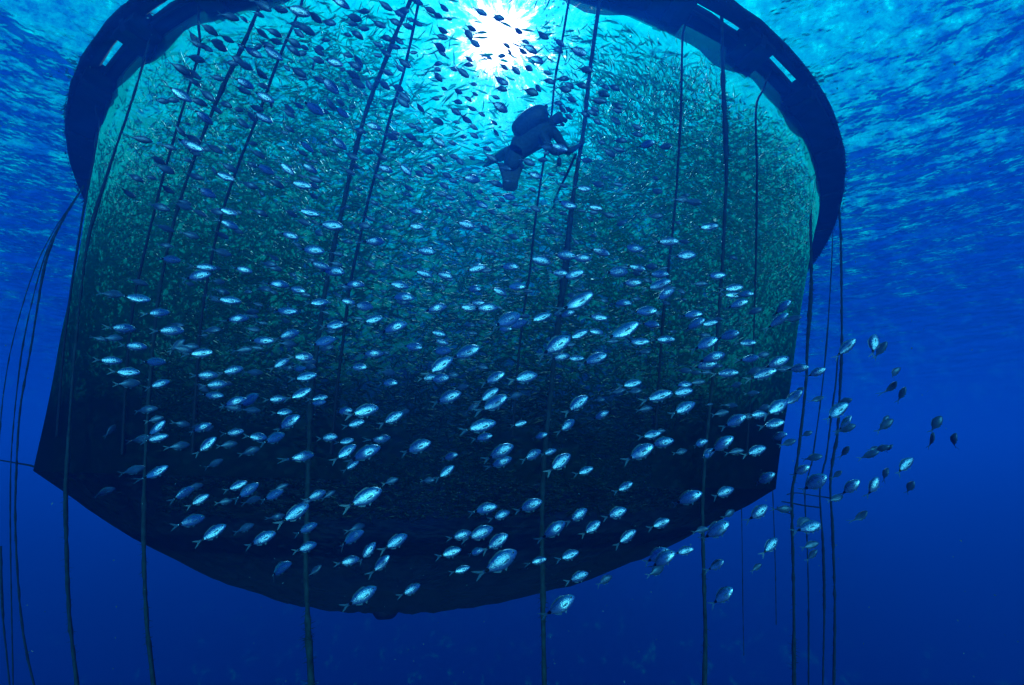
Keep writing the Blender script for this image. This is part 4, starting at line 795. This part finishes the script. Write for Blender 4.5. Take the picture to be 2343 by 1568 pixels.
dv(tube('gauge_hose', curve_pts([J(1300, 560, -.1), J(1400, 780, -.3), J(1470, 880, -.32), J(1490, 930, -.32)], .05), .012, GEAR, 6))
dv(tube('gauge_console', [J(1490, 925, -.32), J(1487, 940, -.32), J(1486, 1030, -.32), J(1488, 1045, -.32)], [.02, .04, .045, .02], GEAR, 8))
def fin_blade(name, a, b, wdir, w0, w1, mid=None, th=.012):
    n = 12; vs = []; fs = []; ax = (b - a).normalized(); wd = (wdir - ax * wdir.dot(ax)).normalized(); nr = ax.cross(wd)
    for i in range(n + 1):
        s = i / n; p = lerp(a, b, s) + nr * (.10 * math.sin(s * 2.4))
        w = w0 + (w1 - w0) * min(1, s * 1.6) ** .8
        if s > .86: w *= 1 - ((s - .86) / .14) ** 2 * .45
        t_ = th * (1.6 - s)
        vs += [p + wd * w + nr * t_ * 1.8, p + wd * w * .8 + nr * t_ * .5, p - wd * w * .8 + nr * t_ * .5, p - wd * w + nr * t_ * 1.8,
               p - wd * w - nr * t_ * 1.8, p - wd * w * .8 - nr * t_ * .5, p + wd * w * .8 - nr * t_ * .5, p + wd * w - nr * t_ * 1.8]
    for i in range(n):
        for k in range(8): fs.append((i * 8 + k, i * 8 + (k + 1) % 8, (i + 1) * 8 + (k + 1) % 8, (i + 1) * 8 + k))
    fs.append(tuple(range(8))); fs.append(tuple(range(n * 8, n * 8 + 8))[::-1])
    return mesh_obj(name, vs, fs, GEAR, smooth=False)
f1 = dv(fin_blade('fin', J(450, 1000, .30), J(110, 1085, .42), J(300, 1200, .3) - J(300, 1000, .9), .055, .11))
f2 = dv(fin_blade('fin', J(822, 1010, -.26), J(800, 1390, -.34), Vector((1, .1, .1)), .27, .15))
f3 = dv(tube('fin_strap', [J(480, 985, .28), J(470, 1010, .28), J(455, 1035, .28)], .055, GEAR, 10))
# second cord that runs from the diver's hand down along the net
P = [J(1715, 870, -.05), J(1600, 1130, .0), J(1500, 1330, .05), J(1430, 1470, .1), J(1400, 1640, .15)]
tag(rope_mesh('hand_line', P, .022, THIN, 0, 5, nb=6, lumps=.4), 'short dark line slanting down left from the diver\'s gripping hand', 'rope')

# breath bubbles rising from the diver
rd = random.Random(8); vs = []; fs = []
for i in range(120):
    s = rd.random(); c0 = lerp(J(1500, 330, 0), Vector((J(1500, 330, 0).x - .1, J(1500, 330, 0).y + .2, H - .1)), s ** 1.3) + Vector((rd.gauss(0, .05 + .14 * s), rd.gauss(0, .05 + .14 * s), 0))
    rr = rd.uniform(.006, .026); k0 = len(vs)
    for (h_, q) in ((-.8, .5), (0, 1), (.6, .7)):
        for k in range(6): vs.append(c0 + Vector((math.cos(k * 1.047) * q * rr * 1.3, math.sin(k * 1.047) * q * rr * 1.3, h_ * rr * .7)))
    for j in range(2):
        for k in range(6): fs.append((k0 + j * 6 + k, k0 + j * 6 + (k + 1) % 6, k0 + (j + 1) * 6 + (k + 1) % 6, k0 + (j + 1) * 6 + k))
    fs += [tuple(range(k0, k0 + 6))[::-1], tuple(range(k0 + 12, k0 + 18))]
m, t, N, L = newmat('bubble_skin'); o_ = N('ShaderNodeOutputMaterial'); gs = N('ShaderNodeBsdfGlossy'); gs.inputs['Roughness'].default_value = .1; gs.inputs[0].default_value = (.9, .95, 1, 1)
tr = N('ShaderNodeBsdfTransparent'); mi_ = N('ShaderNodeMixShader'); mi_.inputs[0].default_value = .5; L(tr.outputs[0], mi_.inputs[1]); L(gs.outputs[0], mi_.inputs[2]); L(mi_.outputs[0], o_.inputs[0])
tag(mesh_obj('breath_bubbles', vs, fs, m), 'trail of breath bubbles rising from the diver', None, None, 'stuff')
